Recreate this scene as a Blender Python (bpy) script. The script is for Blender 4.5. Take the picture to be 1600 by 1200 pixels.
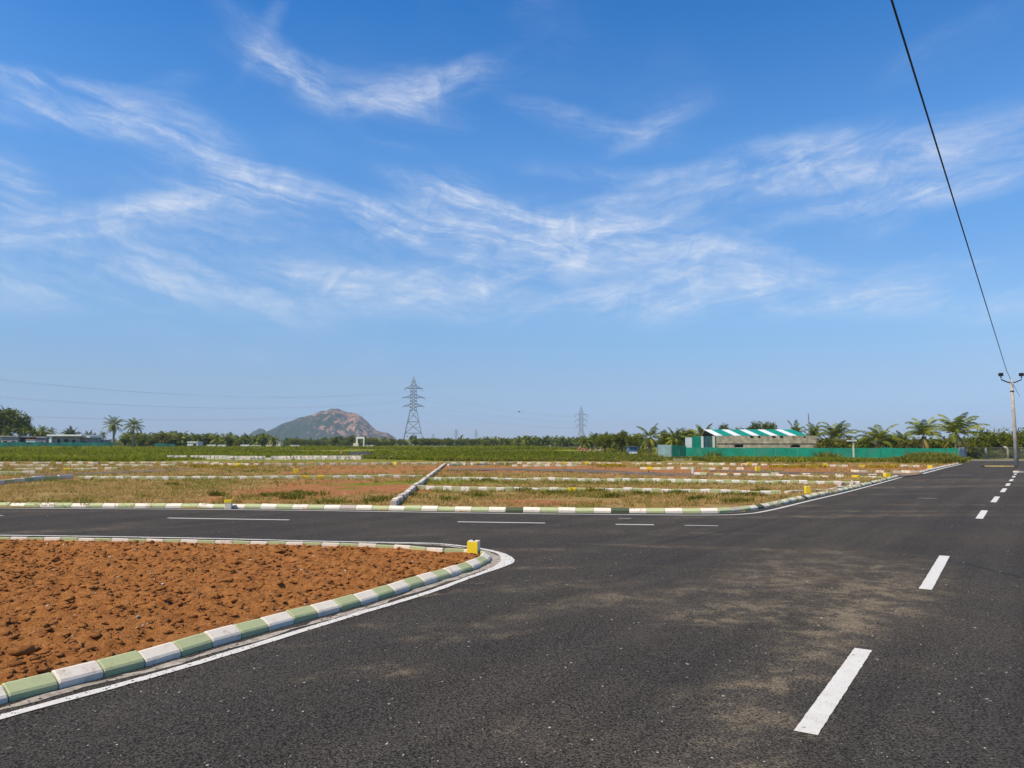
import bpy, math, random
import numpy as np
from mathutils import Vector, Matrix

for o in list(bpy.data.objects):
    bpy.data.objects.remove(o)
SC = bpy.context.scene
COL = SC.collection
R = math.radians
rng = np.random.default_rng(7)
random.seed(7)

# ------------------------------------------------------------------ camera
F_PX, HORIZON, EYE = 1180.0, 697.0, 1.6      # focal length in pixels of a 1600 px wide frame
PITCH = math.atan((HORIZON - 600.0) / F_PX)
cam_data = bpy.data.cameras.new('camera')
cam_data.sensor_width = 36.0
cam_data.lens = 36.0 * F_PX / 1600.0
cam_data.clip_start = 0.1
cam_data.clip_end = 30000.0
cam = bpy.data.objects.new('camera', cam_data)
COL.objects.link(cam)
cam.location = (0, 0, EYE)
cam.rotation_euler = (R(90) + PITCH, 0, 0)
SC.camera = cam
SC.render.resolution_x, SC.render.resolution_y = 1024, 768

# ------------------------------------------------------------------ exposure
SC.view_settings.view_transform = 'Standard'
SC.view_settings.look = 'None'
SC.view_settings.gamma = 1.0
SC.view_settings.exposure = 0.12
SC.view_settings.use_curve_mapping = False

# ------------------------------------------------------------------ sun
SUN_AZ = R(180 + 57)      # compass bearing of the sun seen from +Y, clockwise: behind the camera, to the left
SUN_EL = R(54)
sx = math.sin(SUN_AZ) * math.cos(SUN_EL)
sy = math.cos(SUN_AZ) * math.cos(SUN_EL)
sz = math.sin(SUN_EL)
sd = bpy.data.lights.new('sun', 'SUN')
sd.energy = 4.9
sd.angle = R(0.5)
sd.color = (1.0, 0.87, 0.66)
sun = bpy.data.objects.new('sun', sd)
COL.objects.link(sun)
sun.rotation_euler = Vector((sx, sy, sz)).to_track_quat('Z', 'Y').to_euler()


# ------------------------------------------------------------------ node helper
class NT:
    def __init__(self, tree):
        self.t = tree
        self.n = tree.nodes
        self.l = tree.links

    def node(self, typ, **kw):
        n = self.n.new(typ)
        for k, v in kw.items():
            setattr(n, k, v)
        return n

    def set(self, sock, v):
        if v is None:
            return
        if isinstance(v, bpy.types.NodeSocket):
            self.l.new(v, sock)
        else:
            if sock.type == 'RGBA' and hasattr(v, '__len__') and len(v) == 3:
                v = (*v, 1.0)
            sock.default_value = v

    def math(self, op, a, b=None, c=None, clamp=False):
        n = self.node('ShaderNodeMath', operation=op, use_clamp=clamp)
        self.set(n.inputs[0], a)
        self.set(n.inputs[1], b)
        self.set(n.inputs[2], c)
        return n.outputs[0]

    def mix(self, f, a, b, blend='MIX'):
        n = self.node('ShaderNodeMix', data_type='RGBA', blend_type=blend)
        self.set(n.inputs[0], f)
        self.set(n.inputs[6], a)
        self.set(n.inputs[7], b)
        return n.outputs[2]

    def noise(self, vec, scale, detail=4, rough=.55, dist=0.0, lac=2.0):
        n = self.node('ShaderNodeTexNoise')
        self.set(n.inputs['Vector'], vec)
        n.inputs['Scale'].default_value = scale
        n.inputs['Detail'].default_value = detail
        n.inputs['Roughness'].default_value = rough
        n.inputs['Distortion'].default_value = dist
        n.inputs['Lacunarity'].default_value = lac
        return n.outputs[0]

    def ramp(self, f, lo, hi, a=0.0, b=1.0, smooth=True):
        n = self.node('ShaderNodeMapRange', interpolation_type='SMOOTHSTEP' if smooth else 'LINEAR')
        self.set(n.inputs[0], f)
        n.inputs[1].default_value = lo
        n.inputs[2].default_value = hi
        n.inputs[3].default_value = a
        n.inputs[4].default_value = b
        return n.outputs[0]

    def combine(self, x, y, z):
        n = self.node('ShaderNodeCombineXYZ')
        for i, v in enumerate((x, y, z)):
            self.set(n.inputs[i], v)
        return n.outputs[0]

    def sep(self, v):
        n = self.node('ShaderNodeSeparateXYZ')
        self.l.new(v, n.inputs[0])
        return n.outputs[0], n.outputs[1], n.outputs[2]

    def mapping(self, v, scale=(1, 1, 1), rot=(0, 0, 0), loc=(0, 0, 0)):
        n = self.node('ShaderNodeMapping')
        self.l.new(v, n.inputs[0])
        n.inputs['Scale'].default_value = scale
        n.inputs['Rotation'].default_value = rot
        n.inputs['Location'].default_value = loc
        return n.outputs[0]

    def pos(self):
        return self.node('ShaderNodeNewGeometry').outputs['Position']

    def attr(self, name):
        return self.node('ShaderNodeAttribute', attribute_name=name).outputs['Fac']

    def bump(self, h, strength=.5, dist=.02):
        n = self.node('ShaderNodeBump')
        self.set(n.inputs['Height'], h)
        n.inputs['Strength'].default_value = strength
        n.inputs['Distance'].default_value = dist
        return n.outputs[0]


# ------------------------------------------------------------------ pixel <-> place (used for planning the site)
cp, sp_ = math.cos(PITCH), math.sin(PITCH)


def ray(px, py):
    a, b = (px - 800.0) / F_PX, (600.0 - py) / F_PX
    return np.array((a, cp - b * sp_, sp_ + b * cp))


def G(px, py, z=0.0):
    d = ray(px, py)
    t = (z - EYE) / d[2]
    return np.array((d[0] * t, d[1] * t))


def A(px, py, D):
    d = ray(px, py)
    t = D / d[1]
    return np.array((d[0] * t, D, EYE + d[2] * t))


def azel(px, py):
    d = ray(px, py)
    return math.atan2(d[0], d[1]), math.atan2(d[2], math.hypot(d[0], d[1]))


# ------------------------------------------------------------------ world: clear blue sky with thin cirrus
W = bpy.data.worlds.new('World')
SC.world = W
W.use_nodes = True
w = NT(W.node_tree)
w.n.clear()
sky = w.node('ShaderNodeTexSky', sky_type='NISHITA')
sky.sun_disc = False
sky.sun_elevation = SUN_EL
sky.sun_rotation = SUN_AZ
sky.altitude = 0.0
sky.air_density = 0.8
sky.dust_density = 0.3
sky.ozone_density = 3.0
hsv = w.node('ShaderNodeHueSaturation')
hsv.inputs['Saturation'].default_value = 1.15
hsv.inputs['Value'].default_value = 1.0
w.l.new(sky.outputs[0], hsv.inputs['Color'])
skycol = w.mix(1.0, hsv.outputs[0], (0.95, 0.98, 1.05), 'MULTIPLY')
tc = w.node('ShaderNodeTexCoord').outputs['Generated']
nx, ny, nz = w.sep(tc)
AZ = w.math('ARCTAN2', nx, ny)
EL = w.math('ARCTAN2', nz, w.math('SQRT', w.math('ADD', w.math('MULTIPLY', nx, nx), w.math('MULTIPLY', ny, ny))))
sv = w.combine(AZ, EL, 0.0)
# colour of clear tropical air by elevation: greyer near the ground, deeper blue overhead, the same all round
air = w.node('ShaderNodeValToRGB')
w.l.new(w.ramp(EL, 0.0, 0.6, 0.0, 1.0, False), air.inputs[0])
stops = [(0.0, (.60, .60, .78)), (.066, (.60, .62, .78)), (.14, (.82, .76, .76)), (.275, (1.08, 1.08, 1.0)), (.62, (.98, 1.36, 1.42)), (.92, (.36, 1.10, 1.40)), (1.0, (.32, 1.05, 1.38))]
cr = air.color_ramp
for k_, (p_, c_) in enumerate(stops):
    e_ = cr.elements[k_] if k_ < 2 else cr.elements.new(p_)
    e_.position = p_
    e_.color = (c_[0] / 2, c_[1] / 2, c_[2] / 2, 1)
skycol = w.mix(1.0, w.mix(1.0, skycol, air.outputs[0], 'MULTIPLY'), (2.0, 2.0, 2.0), 'MULTIPLY')
warp = w.node('ShaderNodeTexNoise')
w.l.new(sv, warp.inputs['Vector'])
warp.inputs['Scale'].default_value = 4.5
warp.inputs['Detail'].default_value = 4.0
warp.inputs['Roughness'].default_value = .6


def warped(ax, ay):
    n = w.node('ShaderNodeVectorMath', operation='MULTIPLY_ADD')
    c0 = w.node('ShaderNodeVectorMath', operation='SUBTRACT')
    w.l.new(warp.outputs['Color'], c0.inputs[0])
    c0.inputs[1].default_value = (.5, .5, 0)
    w.l.new(c0.outputs[0], n.inputs[0])
    n.inputs[1].default_value = (ax, ay, 0.0)
    w.l.new(sv, n.inputs[2])
    return n.outputs[0]


svw = warped(.13, .055)
svb = warped(.045, .035)


def cirrus(angle, sx_, sy_, seed, lo, hi, detail=9):
    n = w.node('ShaderNodeMapping', vector_type='TEXTURE')
    w.l.new(svw, n.inputs[0])
    n.inputs['Rotation'].default_value = (0, 0, angle)
    n.inputs['Scale'].default_value = (1 / sx_, 1 / sy_, 1)
    n.inputs['Location'].default_value = (seed, seed * .7, 0)
    return w.ramp(w.noise(n.outputs[0], 1.0, detail, .66, .25), lo, hi)


streak_a = cirrus(R(-13), 4.5, 26.0, 3.1, .37, .70)
streak_b = cirrus(R(12), 4.5, 26.0, 8.4, .37, .70)
thread = cirrus(R(-4), 14.0, 95.0, 5.7, .30, .70, 5)
fine = w.noise(svw, 15, 5, .7, .8)
# banks of cirrus: centre (px of the 1600 frame), half length, half thickness, slope, strength, which streaks
BANKS = [
    (415, 50, 70, 14, -60, .25, 1), (445, 105, 110, 30, 40, .50, 0), (540, 135, 150, 26, 18, .95, 0), (640, 140, 120, 28, -6, .8, 1), (715, 120, 70, 16, -22, .55, 1),
    (60, 125, 150, 14, 8, .55, 0), (60, 185, 130, 18, 10, .85, 0), (190, 190, 160, 36, 14, .95, 0), (240, 160, 60, 24, -30, .45, 1), (330, 225, 70, 30, 40, .60, 0),
    (10, 285, 60, 30, 32, .85, 0), (5, 335, 50, 34, 6, .75, 0), (165, 345, 170, 24, -8, .95, 1), (270, 322, 80, 20, -12, .7, 1),
    (380, 290, 110, 30, 14, .85, 0), (520, 325, 190, 30, 10, .85, 0), (400, 340, 110, 18, 2, .6, 0), (350, 255, 160, 18, 20, .55, 0),
    (700, 290, 90, 26, 12, .75, 0), (770, 330, 120, 26, 20, .7, 0), (800, 375, 230, 46, 2, 1.15, 0), (960, 385, 210, 40, 4, 1.0, 1),
    (1100, 400, 200, 26, 6, .8, 0), (1000, 345, 170, 20, -6, .6, 1), (880, 185, 80, 18, 14, .6, 0), (965, 212, 90, 18, 10, .75, 0),
    (1030, 195, 70, 20, -30, .6, 1), (1010, 305, 150, 18, -4, .6, 1), (1120, 270, 150, 16, -4, .55, 1), (930, 270, 110, 14, 6, .4, 0),
    (1290, 235, 150, 32, -10, 1.0, 1), (1420, 250, 160, 34, 2, .85, 0), (1540, 240, 120, 50, -18, .8, 1), (1530, 290, 120, 22, -14, .6, 1),
    (1300, 328, 100, 16, -12, .8, 1), (1390, 330, 80, 22, -26, .7, 1), (1250, 290, 160, 16, -6, .55, 1), (1440, 300, 90, 16, -8, .5, 1),
    (620, 230, 44, 8, 10, .5, 0), (180, 395, 260, 44, 6, .62, 0), (60, 445, 190, 34, 0, .62, 0), (330, 370, 90, 12, 2, .6, 0),
    (560, 455, 330, 44, 0, .72, 0), (900, 472, 360, 34, 0, .75, 1), (1270, 462, 300, 30, -2, .75, 1), (720, 430, 200, 20, -3, .5, 1),
    (1430, 475, 240, 20, 0, .5, 1), (1500, 415, 160, 16, -2, .45, 1), (450, 425, 60, 10, 2, .4, 0), (1150, 435, 200, 16, 3, .5, 0), (1500, 60, 120, 30, -30, .2, 1),
]
acc = {0: None, 1: None}
for (bx_, by_, hl, ht, deg, st, k) in BANKS:
    a0, e0 = azel(bx_, by_)
    c, s = math.cos(R(deg)), math.sin(R(deg))
    a1, e1 = azel(bx_ + 10 * c, by_ + 10 * s)
    a2, e2 = azel(bx_ - 10 * s, by_ + 10 * c)
    n = w.node('ShaderNodeMapping', vector_type='TEXTURE')
    w.l.new(svb, n.inputs[0])
    n.inputs['Location'].default_value = (a0, e0, 0)
    n.inputs['Rotation'].default_value = (0, 0, math.atan2(e1 - e0, a1 - a0))
    n.inputs['Scale'].default_value = (hl * math.hypot(a1 - a0, e1 - e0) / 10, ht * math.hypot(a2 - a0, e2 - e0) / 10, 1)
    ln = w.node('ShaderNodeVectorMath', operation='LENGTH')
    w.l.new(n.outputs[0], ln.inputs[0])
    g = w.ramp(ln.outputs['Value'], 1.75, 0.0, 0.0, st)
    acc[k] = g if acc[k] is None else w.math('ADD', acc[k], g)
base_cov = w.ramp(w.noise(sv, 2.6, 2, .5), .45, .80, .0, .16)
ca = w.math('MULTIPLY', w.math('ADD', acc[0], base_cov), w.math('ADD', w.math('MULTIPLY', streak_a, .95), .10))
cb = w.math('MULTIPLY', w.math('ADD', acc[1], base_cov), w.math('ADD', w.math('MULTIPLY', streak_b, .95), .10))
cl = w.math('ADD', ca, cb)
cl = w.math('MULTIPLY', cl, w.ramp(fine, .30, .70, .5, 1.15))
cl = w.math('MULTIPLY', cl, w.math('ADD', w.math('MULTIPLY', thread, .40), .70))
cl = w.math('MULTIPLY', cl, w.ramp(EL, 0.02, 0.16))
cl = w.math('MINIMUM', w.math('MULTIPLY', cl, 0.62), 0.72)
final = w.mix(cl, skycol, (5.9, 6.2, 6.7))
bg = w.node('ShaderNodeBackground')
w.l.new(final, bg.inputs['Color'])
bg.inputs['Strength'].default_value = 0.13
wo = w.node('ShaderNodeOutputWorld')
w.l.new(bg.outputs[0], wo.inputs['Surface'])


# ------------------------------------------------------------------ mesh helpers
def mesh_np(name, V, Fs, attrs=None, smooth=False, mats=(), midx=None):
    """V (n,3); Fs a list of (m,k) int arrays"""
    if isinstance(Fs, np.ndarray):
        Fs = [Fs]
    Fs = [np.asarray(f, dtype=np.int32) for f in Fs if len(f)]
    me = bpy.data.meshes.new(name)
    V = np.asarray(V, dtype=np.float32)
    me.vertices.add(len(V))
    me.vertices.foreach_set('co', V.ravel())
    tot = np.concatenate([np.full(len(f), f.shape[1], dtype=np.int32) for f in Fs])
    idx = np.concatenate([f.ravel() for f in Fs])
    start = np.concatenate([[0], np.cumsum(tot)[:-1]]).astype(np.int32)
    me.loops.add(len(idx))
    me.loops.foreach_set('vertex_index', idx)
    me.polygons.add(len(tot))
    me.polygons.foreach_set('loop_start', start)
    me.polygons.foreach_set('loop_total', tot)
    if smooth:
        me.polygons.foreach_set('use_smooth', np.ones(len(tot), dtype=bool))
    for m in mats:
        me.materials.append(m)
    if midx is not None:
        me.polygons.foreach_set('material_index', np.asarray(midx, dtype=np.int32))
    for k, v in (attrs or {}).items():
        a = me.attributes.new(k, 'FLOAT', 'POINT')
        a.data.foreach_set('value', np.asarray(v, dtype=np.float32))
    me.update(calc_edges=True)
    me.validate()
    return me


class MB:
    """collects simple solids into one mesh"""

    def __init__(self):
        self.v, self.f = [], []

    def add(self, vs, fs):
        b = len(self.v)
        self.v += [tuple(float(c) for c in p) for p in vs]
        self.f += [tuple(i + b for i in f) for f in fs]
        return self

    def box(self, c, s, rz=0.0, top=1.0):
        cx, cy, cz = c
        hx, hy, hz = s[0] / 2, s[1] / 2, s[2] / 2
        ca_, sa_ = math.cos(rz), math.sin(rz)
        vs = []
        for z, k in ((-hz, 1.0), (hz, top)):
            for x, y in ((-hx, -hy), (hx, -hy), (hx, hy), (-hx, hy)):
                x, y = x * k, y * k
                vs.append((cx + x * ca_ - y * sa_, cy + x * sa_ + y * ca_, cz + z))
        return self.add(vs, [(0, 3, 2, 1), (4, 5, 6, 7), (0, 1, 5, 4), (1, 2, 6, 5), (2, 3, 7, 6), (3, 0, 4, 7)])

    def tube(self, pts, rads, n=6, cap=True):
        pts = [Vector(p) for p in pts]
        if not hasattr(rads, '__len__'):
            rads = [rads] * len(pts)
        rings = []
        for i, p in enumerate(pts):
            t = (pts[min(i + 1, len(pts) - 1)] - pts[max(i - 1, 0)]).normalized()
            u = t.cross(Vector((0.31, 0.17, 1.0)))
            if u.length < 1e-3:
                u = t.cross(Vector((1, 0, 0)))
            u.normalize()
            v = t.cross(u)
            rings.append([p + (u * math.cos(a) + v * math.sin(a)) * rads[i] for a in [2 * math.pi * k / n for k in range(n)]])
        vs = [q for r_ in rings for q in r_]
        fs = []
        for i in range(len(pts) - 1):
            for k in range(n):
                a, b = i * n + k, i * n + (k + 1) % n
                fs.append((a, b, b + n, a + n))
        if cap:
            fs.append(tuple(range(n))[::-1])
            fs.append(tuple((len(pts) - 1) * n + k for k in range(n)))
        return self.add(vs, fs)

    def bar(self, a, b, r):
        return self.tube([a, b], r, 4)

    def prism(self, poly, z0, z1):
        n = len(poly)
        vs = [(x, y, z0) for x, y in poly] + [(x, y, z1) for x, y in poly]
        fs = [tuple(range(n))[::-1], tuple(range(n, 2 * n))]
        for i in range(n):
            j = (i + 1) % n
            fs.append((i, j, j + n, i + n))
        return self.add(vs, fs)

    def mesh(self, name, mat=None, smooth=False):
        me = bpy.data.meshes.new(name)
        me.from_pydata(self.v, [], self.f)
        if mat:
            me.materials.append(mat)
        if smooth:
            for p in me.polygons:
                p.use_smooth = True
        me.update()
        return me


def obj(name, mesh, parent=None, loc=None, rz=None, scale=None, rot=None):
    o = bpy.data.objects.new(name, mesh)
    COL.objects.link(o)
    if parent is not None:
        o.parent = parent
    if loc is not None:
        o.location = tuple(float(c) for c in loc)
    if rz is not None:
        o.rotation_euler = (0, 0, rz)
    if rot is not None:
        o.rotation_euler = rot
    if scale is not None:
        o.scale = scale if hasattr(scale, '__len__') else (scale,) * 3
    return o


def tag(o, label=None, cat=None, group=None, kind=None):
    if label:
        o['label'] = label
    if cat:
        o['category'] = cat
    if group:
        o['group'] = group
    if kind:
        o['kind'] = kind
    return o


def thing(name, label, cat, loc=(0, 0, 0), rz=0.0, group=None, kind=None):
    o = obj(name, None, None, loc, rz)
    o.empty_display_size = 0.3
    return tag(o, label, cat, group, kind)


# value noise in numpy
def vnoise(x, y, seed=0):
    xi, yi = np.floor(x).astype(np.int64), np.floor(y).astype(np.int64)
    fx, fy = x - xi, y - yi
    fx, fy = fx * fx * (3 - 2 * fx), fy * fy * (3 - 2 * fy)

    def h(a, b):
        n = (a * 374761393 + b * 668265263 + seed * 974634777) & 0x7fffffff
        n = ((n ^ (n >> 13)) * 1274126177) & 0x7fffffff
        return ((n ^ (n >> 16)) & 0xffff) / 65535.0
    return (h(xi, yi) * (1 - fx) + h(xi + 1, yi) * fx) * (1 - fy) + (h(xi, yi + 1) * (1 - fx) + h(xi + 1, yi + 1) * fx) * fy


def fbm(x, y, oct_=4, seed=0, gain=.5):
    s, a, t = 0.0, 1.0, 0.0
    for i in range(oct_):
        s = s + a * vnoise(x * 2 ** i + 17.3 * i, y * 2 ** i - 9.1 * i, seed + i)
        t += a
        a *= gain
    return s / t


def sstep(a, b, x):
    t = np.clip((x - a) / (b - a), 0, 1)
    return t * t * (3 - 2 * t)


def inpoly(x, y, poly):
    r = np.zeros(np.shape(x), dtype=bool)
    n = len(poly)
    j = n - 1
    for i in range(n):
        xi, yi = poly[i][0], poly[i][1]
        xj, yj = poly[j][0], poly[j][1]
        c = ((yi > y) != (yj > y)) & (x < (xj - xi) * (y - yi) / (yj - yi + 1e-12) + xi)
        r ^= c
        j = i
    return r


def catmull(pts, n=8):
    P = [np.array(p, float) for p in pts]
    P = [2 * P[0] - P[1]] + P + [2 * P[-1] - P[-2]]
    out = []
    for i in range(1, len(P) - 2):
        for k in range(n):
            t = k / n
            out.append(0.5 * (2 * P[i] + (P[i + 1] - P[i - 1]) * t + (2 * P[i - 1] - 5 * P[i] + 4 * P[i + 1] - P[i + 2]) * t * t + (3 * P[i] - P[i - 1] - 3 * P[i + 1] + P[i + 2]) * t ** 3))
    out.append(P[-2])
    return out


def walk(path, step, start=0.0):
    """points spaced along a polyline: (xy, heading)"""
    path = [np.array(p[:2], float) for p in path]
    seg = [np.linalg.norm(path[i + 1] - path[i]) for i in range(len(path) - 1)]
    cum = np.concatenate([[0], np.cumsum(seg)])
    res = []
    s = start + step / 2
    while s < cum[-1] - step * .3:
        i = min(np.searchsorted(cum, s, side='right') - 1, len(seg) - 1)
        def at(q):
            q = min(max(q, 0), cum[-1] - 1e-6)
            j = min(np.searchsorted(cum, q, side='right') - 1, len(seg) - 1)
            return path[j] + (path[j + 1] - path[j]) * ((q - cum[j]) / max(seg[j], 1e-9))
        a, b = at(s - step / 2), at(s + step / 2)
        d = b - a
        res.append(((a + b) / 2, math.atan2(d[1], d[0]), np.linalg.norm(d)))
        s += step
    return res


def offset(path, d):
    """shift a polyline to its left by d"""
    P = [np.array(p[:2], float) for p in path]
    out = []
    for i, p in enumerate(P):
        t = P[min(i + 1, len(P) - 1)] - P[max(i - 1, 0)]
        t = t / (np.linalg.norm(t) + 1e-9)
        out.append(p + np.array((-t[1], t[0])) * d)
    return out


def ribbon(path, wid, z, mat_, name, parent=None, jitter=0.0):
    w2 = wid / 2 if not hasattr(wid, '__len__') else None
    L = offset(path, w2) if w2 else [offset(path, x / 2)[i] for i, x in enumerate(wid)]
    Rr = offset(path, -w2) if w2 else [offset(path, -x / 2)[i] for i, x in enumerate(wid)]
    n = len(path)
    V = [(p[0] + random.gauss(0, jitter), p[1] + random.gauss(0, jitter), z) for p in L] + [(p[0] + random.gauss(0, jitter), p[1] + random.gauss(0, jitter), z) for p in Rr]
    Fq = [(i + n, i + 1 + n, i + 1, i) for i in range(n - 1)]
    me = bpy.data.meshes.new(name)
    me.from_pydata(V, [], Fq)
    me.materials.append(mat_)
    me.update()
    return obj(name, me, parent)


# ------------------------------------------------------------------ materials
def new_mat(name):
    m = bpy.data.materials.new(name)
    m.use_nodes = True
    t = NT(m.node_tree)
    b = t.n['Principled BSDF']
    return m, t, b


def simple(name, col, rough=.8, var=.15, nscale=6.0, metallic=0.0, bump=0.0, dirt=None, dirt_amt=.5, spec=.3):
    m, t, b = new_mat(name)
    p = t.pos()
    n = t.noise(p, nscale, 5, .6)
    c2 = tuple(c * (1 - var * 1.6) for c in col)
    c = t.mix(t.ramp(n, .3, .7), c2, tuple(min(1, c * (1 + var * .5)) for c in col))
    if dirt:
        d = t.ramp(t.noise(p, nscale * .37, 6, .7), .48, .72, 0, dirt_amt)
        c = t.mix(d, c, dirt)
    t.set(b.inputs['Base Color'], c)
    b.inputs['Roughness'].default_value = rough
    b.inputs['Metallic'].default_value = metallic
    b.inputs['Specular IOR Level'].default_value = spec
    if bump:
        t.set(b.inputs['Normal'], t.bump(t.noise(p, nscale * 6, 4, .6), .6, bump))
    return m


def leafy(name, dark, light, yellow=None, trans=.25, attr='r'):
    m, t, b = new_mat(name)
    r = t.attr(attr)
    oi = t.node('ShaderNodeObjectInfo').outputs['Random']
    c = t.mix(r, dark, light)
    c = t.mix(t.math('MULTIPLY', t.math('POWER', oi, 2.0), .45), c, tuple(x * .55 for x in dark))
    if yellow:
        c = t.mix(t.ramp(r, .86, .95), c, yellow)
    t.set(b.inputs['Base Color'], c)
    b.inputs['Roughness'].default_value = .6
    b.inputs['Specular IOR Level'].default_value = .10
    tr = t.node('ShaderNodeBsdfTranslucent')
    t.set(tr.inputs['Color'], c)
    mx = t.node('ShaderNodeMixShader')
    mx.inputs[0].default_value = trans
    t.l.new(b.outputs[0], mx.inputs[1])
    t.l.new(tr.outputs[0], mx.inputs[2])
    t.l.new(mx.outputs[0], t.n['Material Output'].inputs['Surface'])
    return m


# dust banks on the asphalt, as ellipses on the ground: pixel centre, half length, half width in metres, heading, strength
def dust_spots():
    L = []
    rd = math.atan2(math.cos(R(35)), math.sin(R(35)))     # heading of the main road
    for px, py, a, b, h, s in [
        (1215, 905, 2.6, .75, rd, .85), (1390, 915, 2.0, .6, rd + .1, .9), (1330, 960, 1.4, .45, rd, .75), (1300, 1000, 1.0, .30, rd, .6),
        (1170, 960, .9, .35, .2, .7), (1130, 975, .55, .18, .1, .6), (1160, 1090, 1.0, .22, rd, .75), (1230, 1060, .8, .2, rd, .5),
        (960, 940, 1.1, .28, .5, .8), (880, 918, .9, .2, .3, .6), (760, 975, .75, .14, .4, .65), (720, 1000, .6, .12, .3, .5), (605, 1052, .16, .10, 0, 1.2),
        (560, 1060, .5, .16, .3, .4), (840, 1160, .5, .3, 0, .25), (1180, 1190, .8, .3, rd, .6),
        (1105, 858, 1.9, .18, -.25, .75), (1300, 808, 4.2, .30, .1, .7), (1420, 762, 8.0, .7, .25, .8), (1330, 774, 3.0, .3, .2, .5),
        (1390, 800, 3.5, .25, 0, .5), (1500, 790, 3.0, .3, .0, .5), (1240, 792, 1.2, .25, .3, .8), (1480, 750, 5, .5, .2, .5), (1570, 752, 6, 1.2, .3, .4),
        (845, 890, .8, .12, .25, .6), (700, 915, .45, .1, .4, .5), (660, 935, .5, .08, .5, .7), (530, 985, .5, .08, .5, .5), (400, 1025, .5, .08, .5, .5),
        (820, 862, 1.0, .2, .1, .55), (140, 829, 1.4, .25, .4, .75), (40, 800, 3, .3, 0, .3), (640, 838, 1.2, .2, .3, .35), (1020, 835, 2.5, .25, 0, .35), (900, 830, 3, .3, 0, .25),
    ]:
        g = G(px, py)
        L.append((g[0], g[1], a, b, h, s))
    return L


def make_asphalt(name, with_dust=True):
    m, t, b = new_mat(name)
    p = t.pos()
    big = t.noise(p, .35, 4, .6)
    mid = t.noise(p, 2.3, 5, .65)
    fine_ = t.noise(p, 62, 4, .8)
    grit = t.noise(p, 150, 3, .8)
    vor = t.node('ShaderNodeTexVoronoi')
    t.l.new(p, vor.inputs['Vector'])
    vor.inputs['Scale'].default_value = 70
    c = t.mix(t.ramp(fine_, .40, .60), (.014, .0125, .011), (.108, .096, .082))
    c = t.mix(t.ramp(grit, .56, .72, 0, .75), c, (.30, .27, .23))
    c = t.mix(t.ramp(grit, .30, .42, .7, 0), c, (.010, .009, .008))
    c = t.mix(t.ramp(big, .35, .7, 0, .6), c, t.mix(1.0, c, (1.45, 1.32, 1.18), 'MULTIPLY'))
    c = t.mix(t.ramp(mid, .48, .78, 0, .35), c, (.085, .072, .055))
    # faint wheel lanes and roller passes along the main road
    ln_n = t.noise(t.mapping(t.mapping(p, rot=(0, 0, R(34.85))), scale=(1.6, .05, 1)), 1.0, 4, .6)
    c = t.mix(t.ramp(ln_n, .40, .62, .45, 0), c, t.mix(1.0, c, (.62, .62, .64), 'MULTIPLY'))
    sp = t.noise(p, 33, 1, .5)
    c = t.mix(t.ramp(sp, .755, .79, 0, .8), c, (.30, .27, .22))
    if with_dust:
        wn = t.node('ShaderNodeTexNoise')
        t.l.new(p, wn.inputs['Vector'])
        wn.inputs['Scale'].default_value = 1.1
        wn.inputs['Detail'].default_value = 4
        wn.inputs['Roughness'].default_value = .65
        wc_ = t.node('ShaderNodeVectorMath', operation='MULTIPLY_ADD')
        t.l.new(wn.outputs['Color'], wc_.inputs[0])
        wc_.inputs[1].default_value = (.9, .9, 0)
        wc_.inputs[2].default_value = (-.45, -.45, 0)
        wa = t.node('ShaderNodeVectorMath', operation='ADD')
        t.l.new(wc_.outputs[0], wa.inputs[0])
        t.l.new(p, wa.inputs[1])
        flat = t.node('ShaderNodeVectorMath', operation='MULTIPLY')
        t.l.new(wa.outputs[0], flat.inputs[0])
        flat.inputs[1].default_value = (1, 1, 0)
        tot = None
        for (cx, cy, a, bb, h, s) in dust_spots():
            n = t.node('ShaderNodeMapping', vector_type='TEXTURE')
            t.l.new(flat.outputs[0], n.inputs[0])
            n.inputs['Location'].default_value = (float(cx), float(cy), 0)
            n.inputs['Rotation'].default_value = (0, 0, h)
            n.inputs['Scale'].default_value = (a, bb, 1)
            ln = t.node('ShaderNodeVectorMath', operation='LENGTH')
            t.l.new(n.outputs[0], ln.inputs[0])
            g = t.ramp(ln.outputs['Value'], 1.7, 0.0, 0.0, s)
            tot = g if tot is None else t.math('ADD', tot, g)
        brk = t.ramp(t.noise(p, 2.4, 8, .76, .3), .43, .64)
        dd = t.math('MULTIPLY', tot, t.math('ADD', t.math('MULTIPLY', brk, .9), .1))
        thin = t.ramp(t.noise(p, .55, 6, .7), .56, .80, 0, .28)
        dd = t.math('ADD', dd, thin)
        dd = t.math('MULTIPLY', dd, t.ramp(fine_, .36, .60, .12, 1.15))
        dd = t.math('MINIMUM', t.math('MULTIPLY', dd, .95), .85)
        c = t.mix(dd, c, t.mix(mid, (.26, .195, .12), (.36, .285, .19)))
    t.set(b.inputs['Base Color'], c)
    b.inputs['Roughness'].default_value = .95
    b.inputs['Specular IOR Level'].default_value = .08
    h = t.math('ADD', t.math('MULTIPLY', fine_, 1.0), t.math('MULTIPLY', vor.outputs[0], .6))
    t.set(b.inputs['Normal'], t.bump(h, .9, .016))
    return m


M = {}
M['asphalt'] = make_asphalt('asphalt_dusty')
M['asphalt_far'] = simple('worn_street_surface', (.15, .112, .08), .95, .3, .8, dirt=(.30, .18, .10), dirt_amt=.8)


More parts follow.
